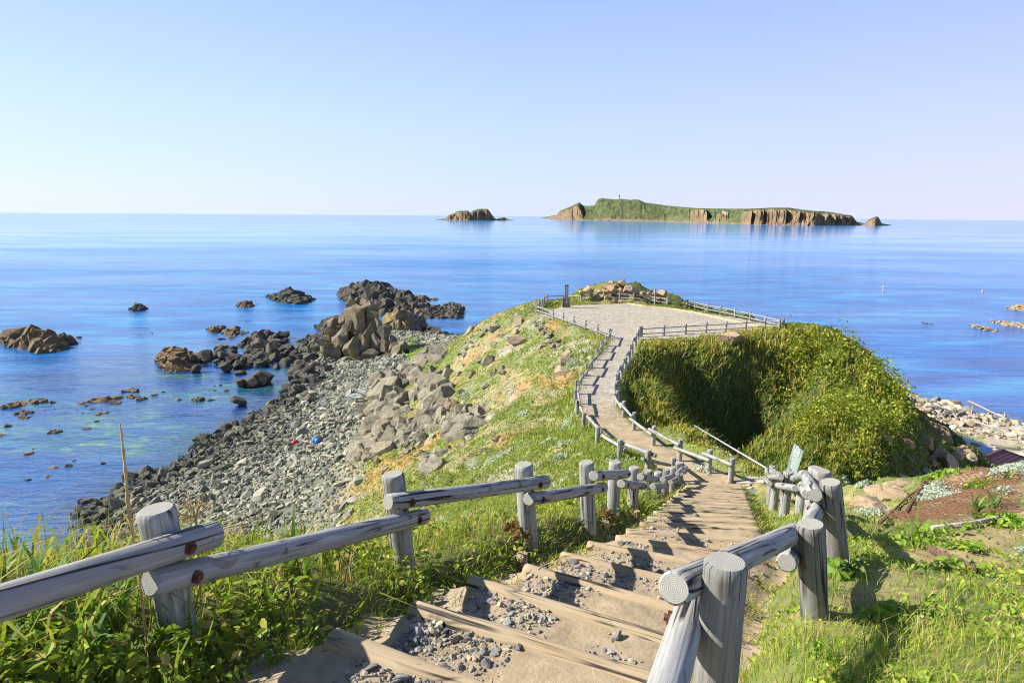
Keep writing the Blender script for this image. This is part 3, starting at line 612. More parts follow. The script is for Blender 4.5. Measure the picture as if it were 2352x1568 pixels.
pb = tops(7, [(768, 183), (832, 185), (935, 193), (1060, 205), (1185, 222), (1330, 237), (1388, 250), (1480, 268), (1577, 285), (1682, 305), (1795, 328), (1905, 352)], .85) + tops(8, [(183, 378), (197, 379)], .85)
fence('two_rail_fence', 'long pale two rail log fence along the far right edge of the gravel viewpoint', pb, 1, 'two', .088, .054, n=12, seed0=500)
pc = tops(7, [(979, 437), (996, 436), (1160, 427), (1318, 418), (1470, 410), (1617, 403), (1763, 393), (1903, 385)], .85) + [pb[-2]]
pc[-1] = (pc[-1][0] + np.array([-.25, -.2, 0]), pc[-1][1] + np.array([-.25, -.2, 0]))
fence('two_rail_fence', 'shaded two rail log fence between the gravel viewpoint and the grassy mound', pc, 1, 'two', .088, .042, n=12, gap=(0,), seed0=600)

# ------------------------------------------------------------------ rocks and shore
def mass(name, label, items, m, lib=LIB3, cat='rock', group=None, g=None):
    """one rock body built of interlocking angular blocks: items = (centre, half sizes, yaw)"""
    g = g or np.random.default_rng(len(items)); P_ = np.array([i[0] for i in items], float); S_ = np.array([i[1] for i in items], float)
    Rm = rotm(g, len(items), .22); cen = P_.mean(0); cen[2] = P_[:, 2].min()
    V, F, _ = scatter(lib, P_ - cen, Rm, S_, g)
    return obj(name, mesh(name, V, F, [m]), loc=cen, label=label, cat=cat, group=group)
def ridge(name, label, bpx, spx, Wd, Nn, sz, m, seed, lib=LIB3, zb=-22.0, flat=.8, cat='rock', back=.35):
    """rock whose waterline and skyline were read off as two lines; Wd = half depth in metres"""
    g = np.random.default_rng(seed); bpx, spx = np.array(bpx, float), np.array(spx, float); it = []
    tb = np.linspace(0, 1, 40); us = bpx[0, 0] + (bpx[-1, 0] - bpx[0, 0]) * tb
    vb, vs = np.interp(us, bpx[:, 0], bpx[:, 1]), np.interp(us, spx[:, 0], spx[:, 1])
    B_ = PZ(us, vb, zb + 0 * us); d = (B_ - CAM) @ FWD; Cc = PD(us, vs, d + Wd)
    for _ in range(Nn):
        q = g.uniform(0, 1) * 39; i = min(int(q), 38); f = q - i; f2 = g.uniform(0, 1) ** .8
        b, c = B_[i] * (1 - f) + B_[i + 1] * f, Cc[i] * (1 - f) + Cc[i + 1] * f
        p = b * (1 - f2) + c * f2; hh = max(.25, c[2] - b[2])
        s = min(g.uniform(*sz), max(.35, hh * .8)); p = p.copy(); p[2] -= s * flat * .8
        if g.uniform() < back: p[1] += Wd * g.uniform(.2, .9); p[2] -= hh * g.uniform(.1, .5)
        it.append((p, (s * g.uniform(.7, 1.3), s * g.uniform(.7, 1.2), s * flat * g.uniform(.8, 1.3)), 0))
    for i in range(0, 39, 4):
        b = (B_[i] + Cc[i]) / 2; L_ = np.linalg.norm(B_[min(i + 4, 39)] - B_[i]); q_ = min(max(L_ * .62, .4), 1.8); it.append((np.array([b[0], b[1], B_[i][2] - .9]), (q_, min(q_ * 1.2, Wd * .6), .45), 0))
    return mass(name, label, it, m, lib, cat, g=g)
U5 = lambda L_: [c2u(5, x, y) for x, y in L_]
U6 = lambda L_: [c2u(6, x, y) for x, y in L_]
U60 = lambda L_: [c2u(60, x, y) for x, y in L_]
ridge('sea_rock', 'large dark slanted sea rock alone in the water at the far left edge', U5([(-15, 560), (100, 590), (290, 638), (420, 630), (515, 565)]), U5([(-15, 540), (60, 470), (170, 440), (260, 452), (400, 490), (470, 520), (515, 560)]), 4, 110, (.7, 1.5), M_ROCKB, 1, flat=1.0)
ridge('sea_rock', 'small pointed dark rock alone in the open water left of centre', U5([(938, 318), (1000, 328), (1070, 320)]), U5([(938, 312), (975, 280), (1010, 264), (1040, 280), (1070, 310)]), 2.5, 40, (.6, 1.2), M_ROCKD, 2)
ridge('sea_rock', 'small low tan rock, the left one of two rocks beside the dark headland', U5([(1730, 295), (1800, 305), (1892, 295)]), U5([(1730, 285), (1770, 255), (1800, 250), (1850, 268), (1892, 290)]), 3, 45, (.6, 1.3), M_ROCKB, 3)
ridge('sea_rock', 'long humped sea rock with brown waterline just left of the dark headland', U6([(165, 225), (300, 262), (420, 278), (540, 262)]), U6([(165, 212), (260, 195), (330, 165), (380, 158), (440, 180), (500, 215), (540, 255)]), 5, 110, (.9, 2.0), M_ROCKD, 4)
ridge('rock_headland', 'jagged dark rock headland running into the sea behind the tall rock stack', U60([(398, 315), (530, 372), (800, 470), (1000, 575), (1180, 565), (1550, 640), (1900, 632), (2080, 638), (2168, 540)]),
      U60([(398, 290), (450, 245), (540, 200), (680, 150), (800, 130), (960, 150), (1040, 200), (1140, 250), (1240, 282), (1350, 250), (1380, 262), (1410, 325), (1500, 420), (1620, 470), (1700, 490), (1750, 470), (1900, 470), (2040, 460), (2120, 500), (2168, 535)]), 9, 900, (.8, 2.4), M_ROCKD, 5, flat=1.25)
ridge('sea_rock', 'low ragged reef pointing right from behind the dark headland', U60([(1420, 390), (1560, 415), (1700, 400), (1800, 395)]), U60([(1420, 320), (1530, 312), (1600, 330), (1680, 355), (1750, 350), (1800, 385)]), 4, 70, (.8, 1.6), M_ROCKB, 6)
ridge('sea_rock', 'orange lichen topped rock block beside the right foot of the stack', U60([(1070, 770), (1200, 790), (1350, 780), (1550, 720)]), U60([(1070, 620), (1150, 590), (1230, 520), (1330, 510), (1430, 530), (1540, 570), (1550, 660)]), 3, 80, (1.0, 2.0), M_ROCKS, 7, flat=1.2, zb=-21.2)
ridge('sea_rock', 'dark low rock spur ending at the inlet beside the green slope', U60([(1500, 760), (1650, 830), (1800, 880), (1990, 890)]), U60([(1500, 690), (1620, 730), (1750, 750), (1880, 800), (1960, 840), (1990, 880)]), 3, 90, (.6, 1.4), M_ROCKD, 8, zb=-21.8)
ridge('sea_rock', 'dark knobbly rocks at the left foot of the tall rock stack', U60([(75, 770), (200, 810), (300, 860), (430, 880)]), U60([(75, 730), (130, 705), (240, 690), (320, 630), (380, 620), (440, 660)]), 4, 90, (.7, 1.5), M_ROCKD, 9, flat=1.0)
ridge('sea_rock', 'double brown rock in the water, farthest of the tide rocks left of centre', U5([(1500, 470), (1580, 495), (1700, 510), (1855, 510)]), U5([(1500, 460), (1550, 432), (1600, 435), (1630, 460), (1680, 430), (1730, 465), (1810, 480), (1855, 505)]), 3, 70, (.5, 1.2), M_ROCKB, 10)
ridge('sea_rock', 'flat layered brown rock shelf in the water left of the dark boulders', U5([(1160, 665), (1170, 720), (1250, 768), (1380, 765), (1405, 690)]), U5([(1160, 650), (1230, 590), (1300, 580), (1350, 600), (1405, 660)]), 3, 110, (.5, 1.1), M_ROCKB, 11, flat=.55)
st = []
for x, y, w_, h_, dd_ in [(610, 460, 140, 230, 97), (700, 440, 120, 190, 98), (800, 440, 150, 150, 97), (860, 530, 230, 230, 96), (680, 650, 250, 400, 94), (500, 660, 120, 230, 95), (880, 640, 180, 230, 95), (850, 860, 180, 290, 93), (940, 970, 170, 270, 92.5), (1040, 850, 160, 220, 93),
                            (480, 960, 170, 400, 92.5), (400, 1100, 150, 290, 92), (620, 1080, 220, 390, 91.5), (790, 1050, 130, 380, 92), (1050, 1020, 130, 220, 92), (1170, 1060, 140, 260, 91.5), (1260, 1080, 240, 290, 91), (1170, 920, 120, 140, 92), (330, 800, 150, 180, 94), (350, 700, 140, 160, 95),
                            (220, 930, 220, 200, 93), (520, 1240, 200, 180, 90.5), (560, 780, 150, 260, 93.5), (760, 880, 140, 330, 93.4), (930, 760, 200, 240, 94), (300, 1050, 190, 240, 92), (680, 860, 180, 300, 93.8), (880, 1130, 260, 200, 92), (1120, 1160, 220, 120, 91), (720, 1200, 200, 200, 91.5), (700, 720, 330, 600, 97), (800, 1000, 520, 420, 96.5), (1000, 970, 280, 320, 95.5)]:
    u, v = c2u(60, x, y); c = PD(u, v, dd_); k = dd_ * .1693 / 1400; st.append((c, (w_ / 2 * k * 1.12, w_ / 2 * k * 1.1, h_ / 2 * k * 1.08), 0))
mass('rock_stack', 'tall ochre and grey rock stack split by a dark vertical cleft above the beach', st, M_ROCKS, g=np.random.default_rng(3))
# tide rocks scattered over the bay, read off one by one: x, y, w, h in crop 5
flat_rocks = [(120, 1005, 165, 60), (270, 975, 150, 60), (185, 1060, 110, 50), (180, 1100, 90, 30), (390, 990, 50, 30), (770, 955, 210, 55), (960, 900, 140, 28), (975, 945, 100, 34), (1040, 960, 90, 50), (600, 995, 90, 24), (640, 1015, 50, 18), (850, 990, 90, 34), (740, 1070, 90, 28), (680, 1042, 36, 16),
              (710, 1130, 52, 22), (400, 1200, 95, 46), (62, 1162, 64, 34), (20, 1230, 60, 24), (630, 1186, 80, 18), (215, 1364, 62, 24), (505, 1452, 66, 38), (390, 1470, 80, 24), (760, 1438, 44, 28), (360, 1530, 60, 22), (200, 1562, 60, 20), (545, 1418, 26, 14), (245, 1335, 22, 10), (320, 1052, 30, 12), (405, 1045, 20, 9),
              (570, 1050, 30, 8), (605, 1072, 18, 6), (1135, 937, 46, 26), (1200, 915, 40, 16), (1305, 973, 60, 26), (1552, 973, 62, 24), (1580, 905, 40, 20), (1618, 865, 30, 20), (1665, 905, 36, 24), (1580, 870, 26, 12), (1530, 908, 22, 8), (1435, 1345, 40, 26), (1380, 1385, 24, 12), (1510, 1325, 44, 24), (1300, 1490, 50, 28), (1640, 1260, 30, 14), (1565, 1263, 20, 12), (1600, 1305, 26, 10), (1725, 950, 60, 10), (1455, 960, 90, 64), (1840, 1065, 50, 16), (1910, 1048, 76, 30), (1430, 640, 120, 22), (1630, 525, 70, 22), (1705, 512, 70, 34), (1640, 576, 90, 24), (1118, 485, 12, 10)]
tide = None
for k, (x, y, w_, h_) in enumerate(flat_rocks):
    u, v = c2u(5, x, y + h_ * .3); p = PZ(u, v, -22.0); d = (p - CAM) @ FWD; s = w_ * .3125 * d / 1400 / 2; g = np.random.default_rng(900 + k)
    hz = max(.12, h_ * .3125 * d / 1400 * .62)
    if w_ > 80:
        it = [(p + np.array([g.uniform(-.8, .8) * s, g.uniform(-.7, .7) * s * .8, -.05]), (s * g.uniform(.22, .45), s * g.uniform(.2, .4), hz * g.uniform(.4, .8)), 0) for _ in range(12)]
        it.append((p + np.array([0, 0, -.1]), (s * .95, s * .8, hz * .6), 0)); mass('tide_rock', 'low brown weedy rock barely clear of the shallow water', it, M_ROCKB, LIB2, 'rock', 'brown tide rocks in the bay', g=g)
    else:
        if tide is None: tide = [mesh('tide_rock', *LIB2[q], [M_ROCKB if q % 2 else M_ROCKD]) for q in range(6)]
        o_ = obj('tide_rock', tide[k % 6], loc=p + np.array([0, 0, -.05]), label='low brown weedy rock barely clear of the shallow water', cat='rock', group='brown tide rocks in the bay'); o_.scale = (s, s * .7, hz); o_.rotation_euler = (0, 0, g.uniform(-.4, .4))
BO = [mesh('boulder', *LIB2[q], [M_ROCKD]) for q in range(10)]; BG = [mesh('boulder', *LIB3[q], [M_ROCKG]) for q in range(9)]; BT = [mesh('boulder', *LIB3[q], [M_ROCKT]) for q in range(9)]
def boulder(lib, k, p, s, label, group, flat=.75, name='boulder', tilt=.3):
    g = np.random.default_rng(int(k) + 5000); o_ = obj(name, lib[int(k) % len(lib)], loc=p, label=label, cat='boulder', group=group)
    s3 = s if isinstance(s, tuple) else (s * g.uniform(.85, 1.2), s * g.uniform(.75, 1.1), s * flat * g.uniform(.8, 1.2)); o_.scale = s3
    o_.rotation_euler = (g.normal(0, tilt), g.normal(0, tilt), g.uniform(-3, 3)); return o_
g = np.random.default_rng(31); k = 0
for poly, n_, lo_, hi_ in [([(1500, 680), (1560, 620), (1700, 560), (1860, 520), (1960, 500), (1960, 720), (1830, 770), (1700, 780)], 62, .6, 1.5), ([(1750, 555), (1880, 500), (2060, 480), (2120, 520), (2150, 640), (2110, 725), (1960, 740), (1840, 700)], 70, .6, 1.6),
                           ([(2130, 690), (2200, 620), (2330, 600), (2420, 700), (2400, 780), (2250, 790), (2150, 760)], 34, .6, 1.5), ([(2120, 800), (2200, 780), (2330, 770), (2400, 830), (2300, 920), (2180, 980), (2130, 930)], 34, .5, 1.3)]:
    P5 = np.array([c2u(5, *q) for q in poly])
    c_ = 0
    while c_ < n_:
        u, v = g.uniform(P5[:, 0].min(), P5[:, 0].max()), g.uniform(P5[:, 1].min(), P5[:, 1].max())
        if not inpoly(np.array([u]), np.array([v]), P5)[0]: continue
        p = PZ(u, v, -21.75); k += 1; c_ += 1; boulder(BO, k, p + np.array([0, 0, g.uniform(-.3, .35)]), g.uniform(lo_, hi_) * (1.2 if g.uniform() < .08 else .72), 'dark wet boulder in the jumble between the bay and the rock stack', 'dark boulders in the shallows')
for x, y, s, lb in [(1770, 850, .85, 'leftmost of three large rounded dark boulders in the still pool'), (1850, 845, 1.0, 'middle one of three large rounded dark boulders in the still pool'), (1935, 825, 1.4, 'largest of three rounded dark boulders in the still pool'), (1755, 985, .8, 'pointed dark boulder mirrored in the pool nearest the pebble beach'), (1440, 745, .8, 'dark boulder at the right end of the flat brown rock shelf'),
                    (1880, 530, 1.0, 'upright dark slab standing above the boulder jumble'), (2280, 975, .85, 'rounded dark boulder at the edge of pool and pebbles')]:
    u, v = c2u(5, x, y + 20); k += 1; boulder(BO, k, PZ(u, v, -21.8) + np.array([0, 0, s * .35]), s, lb, None, .8, tilt=.15)
# beach stones
area = np.exp(2 * LG)
def sample(wt, n, g):
    c_ = (wt * area).ravel(); c_ = np.cumsum(c_); i = np.searchsorted(c_, g.uniform(0, c_[-1], n)); a_, b_ = np.unravel_index(i, wt.shape)
    t_ = TH[a_] + g.uniform(-.5, .5, n) * (TH[1] - TH[0]); l_ = LR[b_] + g.uniform(-.5, .5, n) * (LR[1] - LR[0]); return np.sin(t_) * np.exp(l_), np.cos(t_) * np.exp(l_)
g = np.random.default_rng(5)
vis = sst(R(50), R(46), np.abs(TG))
scree = msk(XG, YG, RG_SCREE, 1.0, (4, 1.5))
wl_ = (((HG > -.16) & (HG < 2.0) & (XG < 3) & (YG > 20) & (YG < 125)) * 1.0 + scree * (HG < 9) * (YG > 18) * .7) * vis * (1 - msk(XG, YG, GRP, .6, (3, 1)) * .9)
x, y = sample(np.clip(wl_, 0, 1), 27000, g); z = H(x, y); n_ = len(x)
s = np.exp(g.normal(math.log(.132), .48, n_)) * (1 + .7 * sst(.5, -.3, z)) * (1 + .35 * sst(60, 100, y)); s = np.clip(s, .07, .65)
cl_ = np.array([(.25, .255, .19), (.33, .325, .24), (.18, .185, .15), (.40, .37, .265), (.28, .275, .21)])[g.integers(0, 5, n_)] * g.uniform(.75, 1.25, (n_, 1)); cl_ *= (1 - .68 * sst(.55, -.1, z))[:, None]
V, F, cc = scatter(LIB1, np.stack([x, y, z + s * .15], -1), rotm(g, n_, .45), np.stack([s * g.uniform(.9, 1.35, n_), s * g.uniform(.7, 1.1, n_), s * g.uniform(.45, .8, n_)], -1), g, cl_)
obj('beach_stones', mesh('beach_stones', V, F, [M_STONE], cc), label='grey cobbles covering the beach below the left slope', cat='stones', kind='stuff')
wr = ((HG > -.4) & (HG < 1.3) & (XG > 28) & (YG > 20)) * vis * (.25 + sst(1.3, .4, HG))
x, y = sample(wr, 5200, g); z = H(x, y); n_ = len(x); s = np.clip(np.exp(g.normal(math.log(.17), .5, n_)), .07, .7)
cl_ = np.array([(.44, .36, .25), (.52, .46, .34), (.36, .28, .2), (.30, .28, .24)])[g.integers(0, 4, n_)] * g.uniform(.7, 1.2, (n_, 1))
V, F, cc = scatter(LIB1, np.stack([x, y, z + s * .15], -1), rotm(g, n_, .45), np.stack([s * 1.2, s, s * .6], -1), g, cl_)
obj('beach_stones', mesh('beach_stones', V, F, [M_STONE], cc), label='pale tan stones on the beach beyond the mound at right', cat='stones', kind='stuff')
# gravel on the stair treads, path and viewpoint
def rowpos(i, j):
    a_, b_ = i.astype(int), j.astype(int); f, q = (i - a_)[:, None], (j - b_)[:, None]
    return rows[a_, b_] * (1 - f) * (1 - q) + rows[a_ + 1, b_] * f * (1 - q) + rows[a_, b_ + 1] * (1 - f) * q + rows[a_ + 1, b_ + 1] * f * q
n_ = 34000; per = 11; step = np.floor(np.minimum(len(RIS) - 2, g.exponential(5.5, n_))); ii = step * per + g.uniform(.8, 9.9, n_); jj = nc * (.45 / 1.87) + g.beta(.9, 1.9, n_) * nc * .60
P_ = rowpos(np.clip(ii, 0, nr - 2.01), np.clip(jj, 0, nc - 2.01)); keep = (fbm(P_[:, 0] * 2.2, P_[:, 1] * 2.2, 3, 4) + .20 * (jj < nc * .45)) > g.uniform(.50, .82, n_); P_ = P_[keep]; n_ = len(P_)
s = np.clip(np.exp(g.normal(math.log(.0047), .68, n_)), .002, .027); s *= 1 + .03 * P_[:, 1]
cl_ = np.array([(.27, .26, .24), (.36, .34, .30), (.21, .2, .19), (.42, .35, .25)])[g.integers(0, 4, n_)] * g.uniform(.75, 1.25, (n_, 1))
V, F, cc = scatter(LIB1, P_ + np.array([0, 0, .2]) * s[:, None], rotm(g, n_, .5), np.stack([s * 1.25, s, s * .75], -1), g, cl_)
obj('gravel', mesh('gravel', V, F, [M_STONE], cc), label='loose grey gravel lying on the dirt stair treads', cat='gravel', kind='stuff')
wp = (ins * (dq > .25) * 1.0 + (1 - sst(.6, .85, dp)) * (YG > 25) * 1.0) * vis
x, y = sample(np.clip(wp, 0, 1), 26000, g); z = H(x, y); n_ = len(x); s = g.uniform(.012, .028, n_)
cl_ = np.array([(.44, .38, .30), (.54, .47, .37), (.33, .29, .23), (.38, .34, .27)])[g.integers(0, 4, n_)] * g.uniform(.8, 1.2, (n_, 1))
V, F, cc = scatter(LIB1[:5], np.stack([x, y, z + s * .1], -1), rotm(g, n_, .5), np.stack([s * 1.2, s, s * .6], -1), g, cl_)
obj('gravel', mesh('gravel', V, F, [M_STONE], cc), label='fine grey gravel spread over the fenced viewpoint and its path', cat='gravel', kind='stuff')

# ------------------------------------------------------------------ slope outcrops, wall, viewpoint rocks
def slope_items(cx, cy, w_, h_, n_, c=6, s0=.35, s1=.9, seed=0, tall=1.0):
    g = np.random.default_rng(seed); it = []
    for _ in range(n_):
        q = g.normal(0, .42, 2); u, v = c2u(c, cx + q[0] * w_ / 2, cy + q[1] * h_ / 2); p = hit(u, v)[0]; s = g.uniform(s0, s1); big_ = g.uniform() < .3; s = s * 1.9 if big_ else s
        it.append((p - np.array([0, 0, s * (.5 if big_ else .12)]), (s * g.uniform(.65, 1.15), s * g.uniform(.65, 1.15), s * tall * g.uniform(.5, 1.0)), 0))
    return it
OUT = [(1080, 1010, 260, 520, 90, .5, 1.3, 1.3, 'biggest grey rock outcrop at the foot of the left slope'), (1180, 850, 160, 130, 16, .5, 1.1, 1.1, 'pitted ochre rock outcrop above the cobble beach on the left slope'), (1430, 870, 300, 220, 50, .35, .9, 1.2, 'blocky grey outcrop halfway up the left slope'),
       (1430, 1070, 190, 140, 18, .4, .95, 1.0, 'dark hollowed rock outcrop low on the left slope'), (1620, 1150, 360, 240, 66, .3, .75, 1.3, 'slabby pale outcrop in the middle of the left slope'), (900, 1340, 200, 190, 30, .4, .9, 1.0, 'whitish rock slab where the left slope meets the cobbles'),
       (1260, 760, 120, 130, 9, .7, 1.3, 1.0, 'dark upright boulder cluster at the back edge of the beach'), (1010, 1330, 220, 220, 40, .3, .7, 1.2, 'fractured brown rocks right of the whitish slab'), (1530, 1010, 220, 120, 18, .35, .8, 1.0, 'rounded tan outcrop below the grassy left slope'), (1400, 1420, 150, 150, 16, .25, .55, 1.1, 'grey ribbed rock above the second fence post'), (1370, 700, 150, 80, 16, .5, 1.0, 1.3, 'row of leaning grey rocks on the ridge line of the left slope'), (1480, 640, 90, 90, 9, .5, 1.0, 1.3, 'hooked grey rock on the skyline of the left slope'), (1240, 1200, 300, 220, 46, .3, .7, 1.2, 'brown shattered rocks under the big outcrop')]
for k, (x, y, w_, h_, n_, s0, s1, tl, lb) in enumerate(OUT):
    mass('rock_outcrop', lb, slope_items(x, y, w_, h_, n_, 6, s0, s1, 70 + k, tl), M_ROCKG if k not in (1, 8) else M_ROCKS, LIB3, 'rock', g=np.random.default_rng(70 + k))
g = np.random.default_rng(77); kk = 0
for x, y, s, lb in [(1870, 460, .8, 'pointed grey boulder high on the left slope near the skyline'), (1815, 455, .55, 'small flat grey boulder beside the pointed one on the left slope'), (1830, 700, .85, 'pale split boulder on the upper left slope'), (1870, 575, .5, 'dark small boulder on the green upper left slope'), (1690, 480, .9, 'white cracked boulder on the skyline of the left slope')]:
    kk += 1; p = hit(*c2u(6, x, y))[0]; boulder(BG, kk, p, s, lb, None)
for x, y, s, lb in [(90, 425, .75, 'tan boulder with a pointed top over orange soil below the viewpoint'), (75, 545, .8, 'low wide tan boulder under the pointed one'), (70, 490, .5, 'small tan stone wedged between two tan boulders'), (410, 775, .55, 'tan boulder beside the left path fence'), (440, 700, .6, 'rounded tan boulder halfway along the left path fence'), (455, 640, .4, 'flat whitish stone near the left path fence'), (265, 590, .35, 'lone small tan stone on the green slope'), (1655, 545, 1.0, 'brown boulder poking out of the mound grass below the shaded fence')]:
    kk += 1; p = hit(*c2u(7, x, y))[0]; boulder(BT, kk, p, s, lb, None)
for _ in range(150):
    x, y = g.uniform(950, 1950), g.uniform(480, 1520)
    if y < 1500 - (x - 700) * .95 or y > 2050 - (x - 700) * .75 and g.uniform() < .7: continue
    kk += 1; p = hit(*c2u(6, x, y))[0]
    if p[2] < 1.5 or p[2] > 12.3 or p[1] < 12: continue
    boulder(BG, kk, p, g.uniform(.1, .38), 'small grey rock half sunk in the left slope', 'small rocks on the left slope', .8, 'slope_rock')
for _ in range(46):                       # tumbled stones under the viewpoint's left edge
    f = g.uniform(); x, y = 215 + 165 * f + g.normal(0, 22), 400 + 195 * f + g.normal(0, 14); kk += 1; p = hit(*c2u(7, x, y))[0]
    boulder(BG, kk, p, g.uniform(.16, .36), 'pale stone in the tumbled line of stones below the viewpoint', 'tumbled stones below the viewpoint', .6, 'stone')
def at_d(c, x, y, d): return PD(*c2u(c, x, y), d)
for x, y, w_, h_, d, lb in [(935, 268, 175, 150, 67.5, 'big round tan boulder by itself left of the viewpoint rock heap'), (820, 315, 110, 90, 67, 'small tan boulder in front of the big round one'), (1315, 135, 110, 90, 69, 'topmost left block of the viewpoint rock heap'), (1235, 205, 120, 120, 68.5, 'tan block at the left shoulder of the viewpoint rock heap'), (1330, 235, 170, 160, 67.5, 'large tan central boulder of the viewpoint rock heap'),
                            (1245, 300, 110, 90, 67, 'low tan boulder at the left foot of the viewpoint rock heap'), (1500, 145, 130, 110, 69, 'topmost right block of the viewpoint rock heap beside grass'), (1625, 250, 170, 160, 67.5, 'large brown right boulder of the viewpoint rock heap'), (1735, 275, 120, 90, 67.5, 'shaded boulder at the right edge of the viewpoint rock heap'), (1385, 430, 110, 120, 65.8, 'pale boulder in the fence gap of the viewpoint'), (1240, 395, 90, 70, 65.8, 'small tan boulder in the fence gap'), (1130, 285, 110, 80, 67.5, 'tan stone joining the round boulder and the rock heap'), (2190, 320, 160, 120, 66, 'dark boulder at the far right end of the rock heap')]:
    kk += 1; k_ = d * .1354 / 1400; boulder(BT, kk, at_d(50, x, y, d), (w_ / 2 * k_ * 1.05, w_ / 2 * k_, h_ / 2 * k_ * 1.1), lb, None, tilt=.12)
for _ in range(16):
    x = g.uniform(1780, 2150); y = 300 + (x - 1780) * .12 + g.uniform(-20, 40); kk += 1; boulder(BT, kk, at_d(50, x, y, 66.5), g.uniform(.15, .4), 'small brown rock along the ridge behind the right fence', 'small rocks behind the right fence')
for _ in range(34):
    q = g.normal(0, 1, 2); u, v = 1420 + q[0] * 26, 676 + abs(q[1]) * 9 - 10; kk += 1; p = hit(u, v)[0]
    if p[1] < 75: boulder(BT, kk, p, g.uniform(.15, .5), 'tan stone of the rock heap behind the viewpoint fence', 'stones of the viewpoint rock heap', .8)
# rocks under the mound on the right
for x, y, w_, h_, lb in [(1110, 1015, 80, 70, 'tan boulder jutting from the right end of the mound'), (1105, 1075, 55, 50, 'small tan stone under the jutting boulder on the mound'), (1235, 1130, 80, 80, 'tan boulder capping the broken rock knoll'), (1240, 1185, 70, 60, 'flat tan boulder halfway down the rock knoll'), (1340, 1240, 160, 160, 'largest brown boulder on the rock knoll, shaded on its right'), (1240, 1290, 90, 110, 'grey boulder at the foot of the rock knoll'), (1090, 1300, 90, 90, 'brown boulder in the shade under the mound'), (940, 1280, 90, 90, 'dark boulder at the shaded foot of the mound'), (1330, 1375, 120, 90, 'pale slab rock above the largest foreground boulder'), (1400, 1440, 150, 130, 'largest pale boulder beside the dark red roof'),
                         (1460, 1390, 90, 80, 'grey angular boulder right of the pale slab'), (1570, 1405, 80, 80, 'tan boulder nearest the dark red roof'), (1290, 1440, 70, 80, 'small pale boulder left of the largest one by the roof'), (1020, 1160, 70, 40, 'flat grey stone in the mound side'), (1520, 1350, 90, 50, 'mossy low rock by the coloured shed roof')]:
    kk += 1; p = hit(*c2u(8, x, y))[0]; d = (p - CAM) @ FWD; k_ = d * .3125 / 1400; boulder(BT, kk, p, (w_ / 2 * k_ * 1.1, w_ / 2 * k_, h_ / 2 * k_ * 1.2), lb, None, tilt=.2)
for x, y, w_, h_, lb in [(835, 372, 95, 85, 'upright orange boulder beside the rusty wire net'), (752, 412, 120, 90, 'pale tan boulder left of the orange boulder'), (880, 300, 70, 30, 'half buried pale stone above the orange boulder'), (700, 478, 200, 60, 'flat sandy rock slab in front of the pale tan boulder'), (850, 440, 170, 100, 'smooth sandy rock at the edge of the rusty wire net'), (760, 530, 170, 120, 'lowest smooth sandy rock beside the fence shadow'), (910, 350, 80, 40, 'flat pale rock behind the orange boulder')]:
    kk += 1; p = hit(*c2u(4, x, y))[0]; d = (p - CAM) @ FWD; k_ = d * .375 / 1400; boulder(BT, kk, p - np.array([0, 0, .02]), (w_ / 2 * k_ * 1.4, w_ / 2 * k_ * 1.2, h_ / 2 * k_ * 1.3), lb, None, tilt=.1)

# ------------------------------------------------------------------ grass and leaves
g = np.random.default_rng(21)
PAL = {'lush': [(.20, .29, .03), (.31, .37, .04), (.12, .19, .022), (.42, .41, .06), (.52, .40, .14)], 'short': [(.28, .39, .04), (.40, .45, .06), (.18, .28, .03), (.44, .38, .12), (.50, .40, .18)],
       'slope': [(.27, .35, .055), (.20, .275, .045), (.36, .38, .08), (.48, .39, .17)], 'tall': [(.15, .21, .033), (.21, .275, .042), (.31, .335, .075), (.085, .125, .022), (.42, .36, .15)], 'gold': [(.46, .39, .08), (.33, .34, .055), (.54, .43, .12), (.20, .24, .035)],
       'bush': [(.22, .28, .026), (.32, .36, .035), (.12, .175, .02), (.43, .41, .055), (.38, .24, .06)]}
def colors(pal, n, w=None):
    p = np.array(PAL[pal]); i = g.choice(len(p), n, p=w); return p[i] * g.uniform(.75, 1.25, (n, 1))
def spread(n, wfun, r0, r1, a0=-60, a1=60, pw=1.0):
    l_ = math.log(r0) + (math.log(r1) - math.log(r0)) * g.uniform(0, 1, n) ** pw; t_ = R(a0) + R(a1 - a0) * g.uniform(0, 1, n)
    x, y = np.sin(t_) * np.exp(l_), np.cos(t_) * np.exp(l_); k_ = g.uniform(0, 1, n) < wfun(x, y); x, y = x[k_], y[k_]; return np.stack([x, y, H(x, y)], -1)
def blades(P_, Ln, wd_, lean, col, droop=.35, drift=(0.35, .1)):
    n = len(P_); f = g.uniform(0, 6.283, n); s = np.stack([np.cos(f), np.sin(f), 0 * f], -1) * (wd_ / 2)[:, None]; q = g.uniform(0, 6.283, n)
    l = np.stack([np.cos(q) + drift[0], np.sin(q) + drift[1], 0 * q], -1) * (lean * Ln)[:, None]; up = np.array([0, 0, 1.0]) * Ln[:, None]
    P_ = P_ - np.array([0, 0, .02]); m_ = P_ + up * .6 + l * .35; tip = P_ + up * (1 - droop * lean[:, None]) + l
    V = np.stack([P_ - s, P_ + s, m_ + s * .75, m_ - s * .75, tip], 1).reshape(-1, 3); b_ = np.arange(n)[:, None] * 5
    return V, [b_ + np.array([[0, 1, 2, 3]]), b_ + np.array([[3, 2, 4]])], np.repeat(col, 5, 0)
